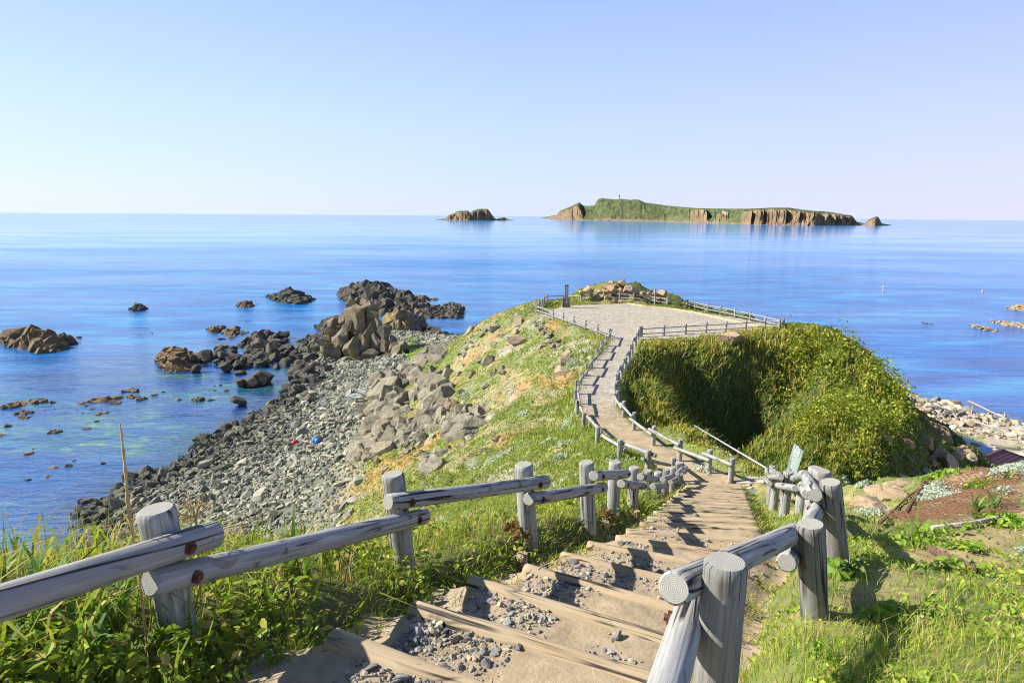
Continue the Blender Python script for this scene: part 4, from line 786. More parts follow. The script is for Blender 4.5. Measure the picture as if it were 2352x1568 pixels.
def leaves(P_, sz, col, upb=.8, asp=.65):
    n = len(P_); nr_ = g.normal(0, 1, (n, 3)); nr_[:, 2] = np.abs(nr_[:, 2]) * .6 + upb; nr_ /= np.linalg.norm(nr_, axis=1)[:, None]
    a_ = np.cross(nr_, g.normal(0, 1, (n, 3))); a_ /= np.linalg.norm(a_, axis=1)[:, None]; b_ = np.cross(nr_, a_); a_ = a_ * sz[:, None]; b_ = b_ * (sz * asp)[:, None]; nr_ = nr_ * (sz * .18)[:, None]
    V = np.stack([P_ - a_, P_ - a_ * .25 + b_ * .8 + nr_, P_ + a_ * .45 + b_ * .7 + nr_, P_ + a_, P_ + a_ * .45 - b_ * .7 + nr_, P_ - a_ * .25 - b_ * .8 + nr_], 1).reshape(-1, 3); q = np.arange(n)[:, None] * 6
    return V, [np.concatenate([q + np.array([[0, 1, 2, 3]]), q + np.array([[0, 3, 4, 5]])])], np.repeat(col, 6, 0)
def plant(name, label, parts, cat='grass'):
    V, F = merge([(p[0], p[1]) for p in parts]); c_ = np.concatenate([p[2] for p in parts]); return obj(name, mesh(name, V, F, [M_LEAF], c_), label=label, cat=cat, kind='stuff')
pxs = lambda y: np.interp(y, PATH[:, 1], PATH[:, 0])
def pd(x, y): return polydist(x, y, PATH, False)[0]
def off(x, y, a=.78, b=1.0): return sst(a, b, pd(x, y) + (fbm(x * 3, y * 3, 7, 3) - .5) * .35)
DIRT_ = lambda x, y: 1 - .9 * msk(x, y, DIRTR, .25, (.8, .4))
# near left bank: long grass, broad blades, leafy weeds
wA = lambda x, y: (x < pxs(y)) * off(x, y, .62, .82) * (H(x, y) > 16.2 - (y - 4) * .55) * (y < 13)
P_ = spread(75000, wA, 1.5, 14, -55, 20); n_ = len(P_); r0 = np.hypot(P_[:, 0], P_[:, 1]); tuft = fbm(P_[:, 0] * 1.7, P_[:, 1] * 1.7, 3, 3)
side = sst(.8, 2.2, pxs(P_[:, 1]) - P_[:, 0])
bl = blades(P_, g.uniform(.04, .16, n_) * (.35 + 1.1 * tuft) * np.where(P_[:, 1] < 4, .62 + .9 * sst(1.7, 2.6, pxs(P_[:, 1]) - P_[:, 0]), 1), np.maximum(.004, .0016 * r0) * g.uniform(.7, 1.4, n_), g.uniform(.15, 1.0, n_), colors('lush', n_, [.26, .20, .18, .16, .20]))
P2 = spread(26000, lambda x, y: wA(x, y) * sst(.42, .55, fbm(x * 1.3, y * 1.3, 8, 3)), 1.5, 9, -55, 15); n2_ = len(P2); r2_ = np.hypot(P2[:, 0], P2[:, 1])
lv = leaves(P2 + np.array([0, 0, 1]) * g.uniform(.02, .16, (n2_, 1)), g.uniform(.010, .034, n2_) * (1 + .03 * r2_), colors('lush', n2_, [.32, .40, .12, .13, .03]))
P3 = spread(1800, lambda x, y: wA(x, y) * (y < 3.8) * sst(1.0, 1.9, pxs(y) - x), 1.4, 4.5, -58, -5); n3_ = len(P3)
b3 = blades(P3, g.uniform(.16, .46, n3_), g.uniform(.010, .021, n3_), g.uniform(.2, 1.1, n3_), colors('lush', n3_, [.34, .22, .14, .14, .16]), .55)
P4 = spread(1500, lambda x, y: wA(x, y) * sst(1.2, 2.0, pxs(y) - x), 1.6, 7, -55, 5); n4_ = len(P4); b4 = blades(P4, g.uniform(.25, .55, n4_), np.full(n4_, .0045), g.uniform(.1, .6, n4_), np.tile([(.50, .38, .17)], (n4_, 1)) * g.uniform(.6, 1.2, (n4_, 1)), .4)
n5 = 26000; i5 = np.minimum(g.uniform(8, nr - 12, n5) ** 1.0, nr - 2.01); lf5 = g.uniform(0, 1, n5) < .55; sg5 = np.where(lf5, g.uniform(-.44, .02, n5), g.uniform(1.0, 1.40, n5)); j5 = (sg5 + .45) / 1.87 * (nc - 1)
P5 = rowpos(i5, np.clip(j5, 0, nc - 2.01)); k5 = fbm(P5[:, 0] * 3, P5[:, 1] * 3, 41, 3) + np.where(lf5, .38 * (-sg5), .45 * (sg5 - 1.0)) > g.uniform(.48, .66, n5); P5 = P5[k5]; n5 = len(P5)
b5 = blades(P5, g.uniform(.04, .14, n5), np.maximum(.004, .0016 * np.hypot(P5[:, 0], P5[:, 1])), g.uniform(.3, 1.2, n5), colors('lush', n5, [.26, .26, .14, .16, .18]), .4)
plant('long_grass', 'lush long grass and weeds growing under the left stair fence', [bl, lv, b3, b4, b5])
# near right bank: short turf with clover and dry wisps
wB = lambda x, y: (.55 + .45 * sst(.62, .48, fbm(x * 1.6, y * 1.6, 2, 4))) * (x > pxs(y)) * off(x, y, .56, .80) * (y < 17) * (H(x, y) > 12.5) * DIRT_(x, y) * (1 - .78 * msk(x, y, NETR, .1))
P_ = spread(95000, wB, 1.2, 18, -15, 62); n_ = len(P_); r0 = np.hypot(P_[:, 0], P_[:, 1]); tuft = fbm(P_[:, 0] * 1.4, P_[:, 1] * 1.4, 3, 3)
bl = blades(P_, g.uniform(.03, .10, n_) * (.5 + 1.3 * tuft), np.maximum(.003, .0014 * r0) * g.uniform(.7, 1.4, n_), g.uniform(.2, 1.1, n_), colors('short', n_, [.30, .25, .17, .16, .12]))
P2 = spread(42000, lambda x, y: wB(x, y) * sst(.40, .54, fbm(x * 1.1, y * 1.1, 12, 3)), 1.2, 12, 5, 62); n2_ = len(P2); r2_ = np.hypot(P2[:, 0], P2[:, 1])
lv = leaves(P2 + np.array([0, 0, 1]) * g.uniform(.01, .06, (n2_, 1)), g.uniform(.007, .02, n2_) * (1 + .04 * r2_), colors('short', n2_, [.45, .32, .18, .04, .01]), 1.0, .8)
P3 = spread(2600, lambda x, y: wB(x, y) * sst(.5, .6, fbm(x * .9, y * .9, 5, 3)), 1.2, 14, 5, 62); n3_ = len(P3)
b3 = blades(P3, g.uniform(.10, .26, n3_), np.maximum(.003, .0012 * np.hypot(P3[:, 0], P3[:, 1])), g.uniform(.2, .9, n3_), colors('short', n3_, [.1, .15, .05, .3, .4]))
plant('short_grass', 'short bright turf with clover on the bank right of the stairs', [bl, lv, b3])
# left hillside
wC = lambda x, y: (x < pxs(y)) * off(x, y, .8, 1.0) * (y > 8) * (H(x, y) > 1.6) * (.42 + .58 * sst(.60, .46, fbm(x * .45, y * .45, 1, 5)) * sst(.64, .50, fbm(x * 1.6, y * 1.6, 2, 4))) * sst(1.8, 4.5, H(x, y)) * (1 - 1.0 * inpoly(x, y, PLAT))
P_ = spread(210000, wC, 9, 75, -25, 14); n_ = len(P_); r0 = np.hypot(P_[:, 0], P_[:, 1]); nearp = sst(4.5, 1.0, pxs(P_[:, 1]) - P_[:, 0])
bl = blades(P_, g.uniform(.06, .18, n_) * (1 + 1.5 * nearp), .0016 * r0 * g.uniform(.7, 1.4, n_), g.uniform(.2, 1.1, n_), colors('slope', n_, [.42, .28, .18, .12]))
P2 = spread(50000, lambda x, y: wC(x, y) * sst(.48, .58, fbm(x * .7, y * .7, 22, 4)), 9, 75, -25, 14); n2_ = len(P2)
lv = leaves(P2 + np.array([0, 0, 1]) * g.uniform(.02, .12, (n2_, 1)), .0016 * np.hypot(P2[:, 0], P2[:, 1]), colors('slope', n2_, [.62, .28, .08, .02]), 1.0, .8)
P3 = spread(9000, lambda x, y: msk(x, y, GRP, 1.0, (3, 1.2)), 60, 110, -22, 0); b3 = blades(P3, g.uniform(.2, .5, len(P3)), .0018 * np.hypot(P3[:, 0], P3[:, 1]), g.uniform(.2, .8, len(P3)), colors('slope', len(P3)))
plant('hillside_grass', 'patchy bright grass over bare orange soil on the left slope', [bl, lv, b3])
# mound, gully and the strip round the viewpoint: tall grass
wD = lambda x, y: (1 - .75 * np.exp(-((x - HPX[0]) / 3.6) ** 2 - ((y - HPX[1]) / 2.2) ** 2)) * (x > pxs(y) - 30 * (y > 47)) * off(x, y, .95, 1.25) * (y > 17) * (H(x, y) > 1.6) * (1 - (inpoly(x, y, PLAT))) * ((y < 44) | (x > 9) | (y > 60))
P_ = spread(170000, wD, 17, 80, -12, 47, .8); n_ = len(P_); r0 = np.hypot(P_[:, 0], P_[:, 1]); hf = sst(7.5, 11.8, H(P_[:, 0], P_[:, 1])) * sst(.35, .6, fbm(P_[:, 0] * .3, P_[:, 1] * .3, 4, 4) + .15 * sst(8, 25, P_[:, 0]))
onm = msk(P_[:, 0], P_[:, 1], ME, 1.5); edge_ = sst(.9, 2.4, pd(P_[:, 0], P_[:, 1]))
cD = np.where((g.uniform(0, 1, n_) < hf * .95)[:, None], colors('gold', n_), colors('tall', n_, [.36, .28, .16, .12, .08]))
tuft = fbm(P_[:, 0] * .9, P_[:, 1] * .9, 6, 3)
bl = blades(P_, g.uniform(.25, .75, n_) * (.35 + .65 * onm) * (.35 + .65 * edge_) * (.45 + 1.1 * tuft) * np.where(P_[:, 1] > 50, .6, 1), .0017 * r0 * g.uniform(.7, 1.5, n_), g.uniform(.15, .9, n_), cD)
P3 = spread(3000, lambda x, y: wD(x, y) * msk(x, y, ME, 1.0), 25, 70, -5, 45); n3_ = len(P3)
b3 = blades(P3, g.uniform(.7, 1.2, n3_), .0013 * np.hypot(P3[:, 0], P3[:, 1]), g.uniform(.1, .5, n3_), colors('gold', n3_, [.3, .1, .5, .1]))
plant('tall_grass', 'tall dense grass covering the mound right of the path', [bl, b3])
# leafy shrubs on the bulge of the mound
BUSH = region([(1790, 830), (1850, 790), (1930, 790), (2000, 870), (2080, 930), (2060, 1010), (1990, 1075), (1880, 1085), (1830, 1010), (1855, 960), (1790, 900)])
P_ = spread(120000, lambda x, y: msk(x, y, BUSH, .8, (2.5, 1.2)), 26, 62, 15, 46); n_ = len(P_); lump = fbm(P_[:, 0] * 1.1, P_[:, 1] * 1.1, 2, 4); ok_ = lump > g.uniform(.30, .46, n_); P_ = P_[ok_]; lump = lump[ok_]; n_ = len(P_); P_[:, 2] += (.05 + 1.7 * sst(.36, .62, lump)) * g.uniform(0, 1, n_) ** .45
P_ += g.normal(0, .12, (n_, 3)); cb_ = colors('bush', n_, [.34, .30, .14, .18, .04])
lv = leaves(P_, .0021 * np.hypot(P_[:, 0], P_[:, 1]) * g.uniform(.7, 1.4, n_), cb_, .5, .7)
plant('shrubbery', 'bright leafy shrubs on the sunlit bulge of the mound', [lv], 'shrubs')

# ------------------------------------------------------------------ islands on the horizon
M_ISLE = colmat('island ground', .95, .08, .8, 4.0, .03, .3)
def island(name, label, wpx, spx, Wd, cliff, seed, nU=240, cat='island', beach=0.0, pink=None):
    wpx, spx = np.array(wpx, float), np.array(spx, float); u = np.linspace(wpx[0, 0], wpx[-1, 0], nU); vw, vs = np.interp(u, wpx[:, 0], wpx[:, 1]), np.interp(u, spx[:, 0], spx[:, 1])
    B_ = PZ(u, vw, -22.0 + 0 * u); d = (B_ - CAM) @ FWD; Ct = PD(u, vs, d + Wd); hh = np.maximum(Ct[:, 2], .5); cl = cliff(u)
    T_ = np.concatenate([np.concatenate([np.linspace(0, .3, 22), np.linspace(.34, 1, 16)]), [1.15, 1.4, 1.8, 2.2]]); V = np.zeros((nU, len(T_), 3)); Cc = np.zeros_like(V)
    for k, t_ in enumerate(T_):
        tt = min(t_, 1.0); wob = (fbm(u * .13 + seed, u * 0 + tt * 4.0, 0, 5) - .5)
        fc = sst(.02, .22, tt + .20 * wob) * .78 + .22 * tt; fs = sst(-.1, 1.0, tt) * .9 + .1 * tt; f = fc * cl + fs * (1 - cl)
        f = f * (1 + (.35 * wob * (1 - tt) * sst(0, .2, tt))); f = np.where(t_ > 1, np.cos(np.clip((t_ - 1) / 1.2, 0, 1) * 1.57) , f)
        p = B_ + (Ct - B_) * np.array([1, 1, 0]) * t_; p[:, 1] += (fbm(u * .10 + seed, u * 0 + tt * 1.5, 3, 5) - .5) * Wd * .5 * sst(0, .15, t_) * (1 - .6 * tt) * cl
        p[:, 2] = hh * f - (1.5 if t_ in (0, 2.2) else 0); V[:, k] = p
        r_ = cl * sst(.42, .2, tt + .3 * wob) + (1 - cl) * .15 * (wob > .12); gr = np.array((.092, .118, .045)) * (.6 + .8 * fbm(u * .2, u * 0 + tt * 14, 4, 4))[:, None]; dg = sst(.5, .6, fbm(u * .3, u * 0 + tt * 9, 7, 4))[:, None] * (tt < .8); gr = gr * (1 - dg * .45)
        rk = np.array((.23, .16, .095)) * (.45 + 1.1 * fbm(u * .3, p[:, 2] * .09, 9, 5))[:, None]; c = gr * (1 - r_[:, None]) + rk * r_[:, None]
        if beach and tt < beach: c = np.where(((1 - cl) > .3)[:, None], np.array((.20, .16, .10)), rk)
        if pink is not None: m_ = (np.exp(-((u - pink[0]) / 9) ** 2 - ((tt - .45) / .22) ** 2) * (fbm(u * 1.2, u * 0 + tt * 20, 2, 3) + .3) > .42)[:, None]; c = np.where(m_, np.array((.50, .30, .20)), c)
        Cc[:, k] = c
    nT = len(T_); i, j = np.meshgrid(np.arange(nU - 1), np.arange(nT - 1), indexing='ij'); q = (i * nT + j).ravel(); o0 = B_.mean(0); o0[2] = 0
    return obj(name, mesh(name, V.reshape(-1, 3) - o0, np.stack([q, q + nT, q + nT + 1, q + 1], -1), [M_ISLE], Cc.reshape(-1, 3)), loc=o0, label=label, cat=cat), d
U11 = lambda L_: [c2u(11, x, y) for x, y in L_]
U12 = lambda L_: [c2u(12, x, y) for x, y in L_]
one = lambda u: 1.0 + 0 * u
island('islet', 'twin humped bare rock islet left of the long island on the horizon', U11([(90, 326), (400, 330), (865, 331)]), U11([(90, 324), (180, 312), (210, 285), (240, 270), (265, 262), (300, 241), (340, 236), (405, 235), (425, 258), (445, 238), (510, 218), (590, 217), (610, 230), (640, 275), (672, 315), (690, 318), (720, 305), (755, 298), (800, 320), (865, 329)]), 90, one, 3, 150)
sk = U11([(1125, 306), (1215, 287), (1280, 276), (1295, 250), (1310, 236), (1430, 185), (1470, 165), (1495, 153), (1530, 183), (1580, 190), (1650, 182), (1662, 145), (1685, 118), (1720, 112), (1760, 118), (1800, 120), (1850, 125), (1900, 118), (1960, 126), (2000, 130), (2040, 124), (2080, 128), (2140, 155), (2352, 185)]) + U12([(400, 150), (650, 155), (900, 155), (1100, 145), (1250, 145), (1420, 170), (1640, 185), (1780, 210), (1835, 215), (1870, 250), (1900, 280), (1960, 292)])
def cliff(u):
    c = sst(1253, 1262, u) * sst(1345, 1325, u); x = (u - 1500.6) / .2474
    x = x + (fbm(u * .25, u * 0, 2, 3) - .5) * 60; return np.clip(np.maximum.reduce([c, sst(300, 350, x) * sst(530, 480, x), sst(540, 600, x) * sst(720, 650, x) * .55, sst(760, 860, x), .12 + 0 * u]) * (.75 + .5 * fbm(u * .15, u * 0, 6, 3)), 0, 1)
isl, dI = island('island', 'long flat topped green island with brown cliffs on the horizon', U11([(1125, 308), (1400, 328), (2352, 345)]) + U12([(900, 302), (1500, 311), (1960, 309)]), sk, 150, cliff, 11, 420, beach=.08, pink=(1500.6 + 655 * .2474,))
island('islet', 'small pointed brown islet off the right tip of the long island', U12([(1930, 308), (2050, 313), (2210, 310)]), U12([(1930, 300), (1965, 288), (2010, 252), (2060, 230), (2085, 228), (2105, 260), (2120, 290), (2160, 298), (2210, 308)]), 60, one, 5, 70)
# lighthouse
lu, lv = c2u(11, 1887, 121); ld = np.interp(lu, np.linspace(c2u(11, 1125, 0)[0], c2u(12, 1960, 0)[0], 420), dI) + 150; LP_ = PD(lu, lv, ld); sc1_ = ld / 1400 * .2344
M_WHITE = simple('white paint', (.75, .74, .70), .6, .08, 3); M_BLACK = simple('black paint', (.03, .03, .035), .6, .2, 3)
lh = obj('lighthouse', None, loc=LP_, label='tiny black and white lighthouse on top of the long island', cat='lighthouse')
for nm, z0_, z1_, r0_, r1_, mm in [('tower', -4, 14, 4.2, 3.6, M_WHITE), ('tower_band', 14, 36, 3.7, 3.2, M_BLACK), ('lantern', 36, 43, 2.6, 2.4, M_WHITE)]:
    obj(nm, mesh(nm, *tube(np.array([[0, 0, z0_], [0, 0, z1_]]) * sc1_, np.array([r0_, r1_]) * sc1_ * 1.35, 10), [mm], smooth=True), lh)
U8 = lambda L_: [c2u(8, x, y) for x, y in L_]
ridge('sea_rock', 'tan pointed rock in the water at the right edge, farthest of its cluster', U8([(1820, 312), (1900, 322), (2020, 328)]), U8([(1820, 302), (1880, 290), (1930, 274), (1960, 280), (2020, 300)]), 2.5, 50, (.6, 1.3), M_ROCKT, 21, flat=.6)
ridge('sea_rock', 'long low tan reef in the water at the right edge', U8([(1715, 405), (1850, 440), (2000, 458)]), U8([(1715, 398), (1800, 394), (1860, 394), (1920, 410), (2000, 420)]), 2, 60, (.5, 1.0), M_ROCKT, 22, flat=.4)
ridge('sea_rock', 'low tan reef left of the long reef by the right edge', U8([(1550, 420), (1650, 465), (1740, 482), (1800, 462)]), U8([(1550, 414), (1600, 420), (1660, 430), (1740, 450), (1800, 456)]), 2, 50, (.4, .9), M_ROCKT, 23, flat=.4)
ridge('sea_rock', 'tiny dark rock tip in the water right of the mound', U8([(1215, 422), (1290, 425)]), U8([(1215, 414), (1240, 408), (1290, 418)]), 1, 18, (.3, .6), M_ROCKD, 24, flat=.6)

# ------------------------------------------------------------------ signs
M_SIGN = wood('dark sign timber', (.20, .20, .195), (.12, .12, .118)); M_BOARD = wood('pale green board', (.50, .60, .56), (.40, .50, .47)); M_LET = simple('white lettering', (.8, .8, .78), .6, .05, 4); M_BROWNP = simple('brown post', (.10, .055, .04), .8, .3, 10)
def text_mesh(body, size, m, spacing=1.0):
    cu = bpy.data.curves.new('lettering', 'FONT'); cu.body = '\n'.join(body); cu.size = size; cu.align_x = 'CENTER'; cu.align_y = 'TOP'; cu.extrude = .003; cu.space_line = spacing
    o_ = bpy.data.objects.new('lettering_curve', cu); COL.objects.link(o_); bpy.context.view_layer.update()
    me_ = bpy.data.meshes.new_from_object(o_.evaluated_get(bpy.context.evaluated_depsgraph_get())); bpy.data.objects.remove(o_); me_.name = 'lettering'; me_.materials.clear(); me_.materials.append(m); return me_
def lettering(parent, body, size, loc, rx=90, rz=0, ry=0, spacing=.75, m=None):
    o_ = obj('lettering', text_mesh(body, size, m or M_LET, spacing), parent); o_.location = loc; o_.rotation_euler = (R(rx), R(ry), R(rz)); return o_
sp_ = hit(*c2u(7, 438, 301))[0]; sg = obj('sign_post', None, loc=sp_, label='tall dark wooden pillar sign with white vertical lettering on the viewpoint', cat='sign'); sg.rotation_euler = (0, 0, R(-4))
def bbox(name, c, s, m, parent, bev=.008):
    me_ = mesh(name, *box(c, s), [m]); n_l = len(me_.loops); ul = me_.uv_layers.new(name='UVMap'); co = [me_.vertices[l.vertex_index].co for l in me_.loops]
    ul.data.foreach_set('uv', np.array([(q[0] + q[1], q[2]) for q in co], np.float32).ravel()); return obj(name, me_, parent)
po = bbox('pillar', (0, 0, 1.03), (.34, .30, 2.46), M_SIGN, sg); V, F = box((0, 0, 2.29), (.38, .34, .06)); obj('cap', mesh('cap', V, F, [M_SIGN]), sg)
lb_ = bbox('side_board', (-.27, .02, .48), (.2, .22, 1.0), M_SIGN, sg); rb_ = bbox('side_board', (.27, .02, .48), (.2, .22, 1.0), M_SIGN, sg)
lettering(po, '最北限の地スコトン岬', .22, (0, -.155, 2.17)); lettering(rb_, '礼文町', .13, (.27, -.095, .90))
# broken board sign at the foot of the stairs
bd = 19.3; b0_ = PD(1816, 1076, bd); gz = H(b0_[0], b0_[1]); sb = obj('board_sign', None, loc=(b0_[0], b0_[1], gz), label='broken pale green board sign with white lettering, leaning at the foot of the stairs', cat='sign'); hb = b0_[2] - gz
g = np.random.default_rng(4); pts = [(-.13, -.1), (.13, -.1)] + [(.13, .72), (.115, .73), (.10, .71), (.085, .74), (.03, .76), (.02, .73), (.0, .80), (-.06, .82), (-.10, .84), (-.12, .85), (-.13, .80)]
n_ = len(pts); V = np.array([(x, -.015, z) for x, z in pts] + [(x, .015, z) for x, z in pts]); me_ = bpy.data.meshes.new('board'); me_.from_pydata([tuple(v) for v in V], [], [list(range(n_)), list(range(2 * n_ - 1, n_ - 1, -1))] + [[i, n_ + i, n_ + (i + 1) % n_, (i + 1) % n_] for i in range(n_)])
ul = me_.uv_layers.new(name='UVMap'); ul.data.foreach_set('uv', np.array([(me_.vertices[l.vertex_index].co[0], me_.vertices[l.vertex_index].co[2]) for l in me_.loops], np.float32).ravel()); me_.materials.append(M_BOARD)
bo_ = obj('board', me_, sb); bo_.location = (0, -.08, hb); bo_.rotation_euler = (R(-4), R(9), R(-38)); bo_.scale = (1.22, 1, 1); lettering(bo_, '民宿ベサエト', .155, (0, -.018, .76), spacing=.82)
V, F = box((.16, .03, hb / 2 + .1), (.09, .09, hb + .75)); obj('support_post', mesh('support_post', V, F, [M_BROWNP]), sb)

# ------------------------------------------------------------------ right shore: hut, shed, rack, driftwood
M_ROOF = simple('dark red roof metal', (.15, .042, .048), .45, .12, 2, .5); M_WALL = simple('weathered boards', (.22, .18, .14), .9, .3, 4)
T_ = PZ(2300.3, 1031.2, -17.2); Lf = PZ(2197, 1073.7, -17.2); d1 = Lf - T_; d1 = d1 / np.linalg.norm(d1) * 11; d2 = PZ(2352, 1049, -17.85) - T_; d2 = d2 / np.linalg.norm(d2) * 5.0
hut = obj('hut', None, loc=(T_[0], T_[1], H(T_[0], T_[1])), label='hut with a seamed dark red metal roof below the rusty net', cat='hut'); o0 = np.array(hut.location)
nrm = np.cross(d1, d2); nrm /= np.linalg.norm(nrm); nrm *= np.sign(nrm[2]); e1, e2 = d1 / 11, d2 / 5.0
q = np.array([T_, T_ + d1, T_ + d1 + d2, T_ + d2]) - o0; V = np.concatenate([q, q - nrm * .08]); F = np.array([[0, 1, 2, 3], [7, 6, 5, 4], [0, 4, 5, 1], [1, 5, 6, 2], [2, 6, 7, 3], [3, 7, 4, 0]])
rp_ = [(V, F)]
for k in range(1, 12): a_ = T_ - o0 + e2 * .42 * k + nrm * .012; rp_.append(beam(a_, a_ + d1, .05, .05))
rp_ += [beam(q[0] + nrm * .03, q[1] + nrm * .03, .16, .06), beam(q[0] + nrm * .02, q[3] + nrm * .02, .12, .06)]
obj('roof', mesh('roof', *merge(rp_), [M_ROOF]), hut)
wq_ = [q[0] + e1 * .3 + e2 * .3, q[1] - e1 * .3 + e2 * .3, q[2] - e1 * .3 - e2 * .3, q[3] + e1 * .3 - e2 * .3]; V = np.array([p - nrm * .1 for p in wq_] + [p * np.array([1, 1, 0]) - np.array([0, 0, 2.0]) for p in wq_])
obj('wall', mesh('wall', V, np.array([[0, 1, 5, 4], [1, 2, 6, 5], [2, 3, 7, 6], [3, 0, 4, 7]]), [M_WALL]), hut)
A_ = PZ(2175, 988, -18.9); B2 = PZ(2288.7, 1030, -18.9); C2 = PZ(2262, 1041, -19.2); ax, bx_ = B2 - A_, C2 - B2; sh = obj('shed', None, loc=(A_[0], A_[1], H(A_[0], A_[1])), label='low shed roofed with white, blue, brown and pale blue sheets beside the hut', cat='shed'); o0 = np.array(sh.location); mid = A_ - o0
def quadslab(a_, b_, c_, d_, th): V = np.array([a_, b_, c_, d_] + [p - np.array([0, 0, th]) for p in (a_, b_, c_, d_)]); return V, np.array([[0, 3, 2, 1], [4, 5, 6, 7], [0, 1, 5, 4], [1, 2, 6, 5], [2, 3, 7, 6], [3, 0, 4, 7]])
def prange(f0, f1, g0, g1, lift): return quadslab(*[mid + ax * f + bx_ * h + np.array([0, 0, lift]) for f, h in ((f0, g0), (f1, g0), (f1, g1), (f0, g1))], .05)
for f0, f1, g0, g1, cc_, lb in [(0, 1.0, -.02, .25, (.78, .78, .76), 'white sheet along the top edge'), (.0, .26, .25, 1.6, (.70, .72, .74), 'white sheet'), (.26, .43, .25, 1.6, (.03, .25, .55), 'bright blue sheet'), (.43, .60, .25, 1.6, (.66, .70, .78), 'pale grey sheet'), (.60, .78, .25, 1.6, (.20, .13, .11), 'brown sheet'), (.78, 1.0, .25, 1.6, (.42, .56, .84), 'pale blue sheet')]:
    tag(obj('roof_sheet', mesh('roof_sheet', *prange(f0, f1, g0, g1, 0), [simple('sheet ' + lb, cc_, .5, .08, 2)]), sh), lb)
V, F = merge([prange(.03, .97, .1, 1.5, -.06)]); V[4:, 2] -= 1.6; obj('wall', mesh('wall', V, F, [M_WALL]), sh)
M_DRIFT = simple('bleached driftwood', (.46, .40, .32), .9, .3, 6); U3b = lambda x, y: (2082.5 + x * .1289, 888.1 + y * .1289)
dr = obj('drying_rack', None, loc=PZ(*U3b(1160, 440), -21.3), label='wooden drying rack with one long slanting pole at the right shore', cat='rack'); o0 = np.array(dr.location); dA = (o0 - CAM) @ FWD; bR = PZ(*U3b(1740, 650), -21.5); dB = (bR - CAM) @ FWD
obj('pole', mesh('pole', *tube([PD(*U3b(1090, 245), dA) - o0, PD(*U3b(1810, 585), dB) - o0], .08, 6), [M_DRIFT]), dr)
for a_, b_, d_ in [((1190, 258), (1158, 450), dA), ((1752, 455), (1740, 655), dB), ((1468, 452), (1360, 570), (dA + dB) / 2)]: obj('upright', mesh('upright', *tube([PD(*U3b(*a_), d_) - o0, PD(*U3b(*b_), d_) - o0 - np.array([0, 0, .2])], .06, 6), [M_DRIFT]), dr)
g = np.random.default_rng(8)
for k, (x0_, y0_, x1_, y1_) in enumerate([(310, 390, 480, 405), (330, 420, 780, 470), (460, 500, 490, 430), (545, 580, 620, 440), (640, 530, 960, 455), (820, 510, 925, 660), (660, 545, 880, 470), (500, 430, 800, 455), (700, 470, 1080, 410), (880, 540, 1100, 440), (760, 540, 1040, 480), (880, 580, 1250, 600), (1100, 600, 1700, 800), (1200, 640, 1500, 720), (1640, 700, 1850, 690), (1760, 650, 1900, 700), (1800, 790, 2020, 850), (1560, 1090, 2090, 1130), (1480, 1040, 1800, 1090), (560, 470, 900, 520)]):
    a_, b_ = hit(*U3b(x0_, y0_))[0], hit(*U3b(x1_, y1_))[0]; lift = g.uniform(.1, .5) if x0_ < 1100 else .12
    c_ = (a_ + b_) / 2; obj('driftwood_pole', mesh('driftwood_pole', *tube([a_ - c_ + np.array([0, 0, lift]), np.array([0, 0, lift + .03]), b_ - c_ + np.array([0, 0, lift * .6])], [.09, .08, .06], 6), [M_DRIFT]), loc=c_, label='bleached driftwood pole lying on the tan beach at the right', cat='driftwood', group='driftwood on the right beach')
# ------------------------------------------------------------------ left beach litter
M_BLUE = simple('blue plastic', (.05, .20, .50), .4, .1, 3, .5); M_RED = simple('red plastic', (.62, .03, .03), .45, .1, 3, .5); M_WPL = simple('white plastic', (.75, .75, .72), .5, .08, 3)
bp = hit(*c2u(6, 565, 1300))[0]; br = obj('barrel', None, loc=bp + np.array([0, 0, .3]), label='blue plastic barrel lying on the grey cobbles', cat='barrel'); br.rotation_euler = (0, R(8), R(-28))
pr_ = [(-.45, .26), (-.43, .29), (-.2, .30), (-.19, .315), (-.15, .315), (-.14, .30), (.14, .30), (.15, .315), (.19, .315), (.2, .30), (.43, .29), (.45, .26)]
obj('body', mesh('body', *tube([(x, 0, 0) for x, r in pr_], np.array([r for x, r in pr_]), 20), [M_BLUE], smooth=True), br); obj('lid', mesh('lid', *tube([(.44, 0, 0), (.465, 0, 0)], .22, 16), [simple('dark blue lid', (.02, .09, .3), .5)]), br)
rf = obj('float', None, loc=hit(*c2u(6, 400, 1305))[0] + np.array([0, 0, .18]), label='red plastic fishing float on the cobbles beside the blue barrel', cat='float'); V, F = ICO[3]; obj('ball', mesh('ball', V * .25 * np.array([1.15, 1, .95]), F, [M_RED], smooth=True), rf); obj('eyelet', mesh('eyelet', *tube([(-.33, 0, 0), (-.26, 0, 0)], .05, 8), [M_RED]), rf)
wf = obj('float', mesh('float', *tube([(-.42, 0, 0), (-.36, 0, 0), (.36, 0, 0), (.42, 0, 0)], np.array([.1, .2, .2, .1]), 12), [M_WPL], smooth=True), loc=hit(*c2u(6, 480, 1010))[0] + np.array([0, 0, .2]), label='white cylindrical float at the water edge of the cobble beach', cat='float'); wf.rotation_euler = (0, R(10), R(30))
for x, y, lb in [(928, 150, 'small orange buoy, the farther of two close together on the sea'), (924, 177, 'small orange buoy, the nearer of two close together on the sea'), (1655, 184, 'lone small orange buoy on the sea towards the right edge')]:
    p = PZ(*c2u(8, x, y), -22.0); by = obj('buoy', None, loc=p, label=lb, cat='buoy'); V, F = ICO[2]; obj('ball', mesh('ball', V * .32, F, [simple('orange plastic', (.75, .38, .16), .5)], smooth=True), by); obj('top_pin', mesh('top_pin', *tube([(0, 0, .25), (0, 0, .6)], .06, 6), [M_WPL]), by)
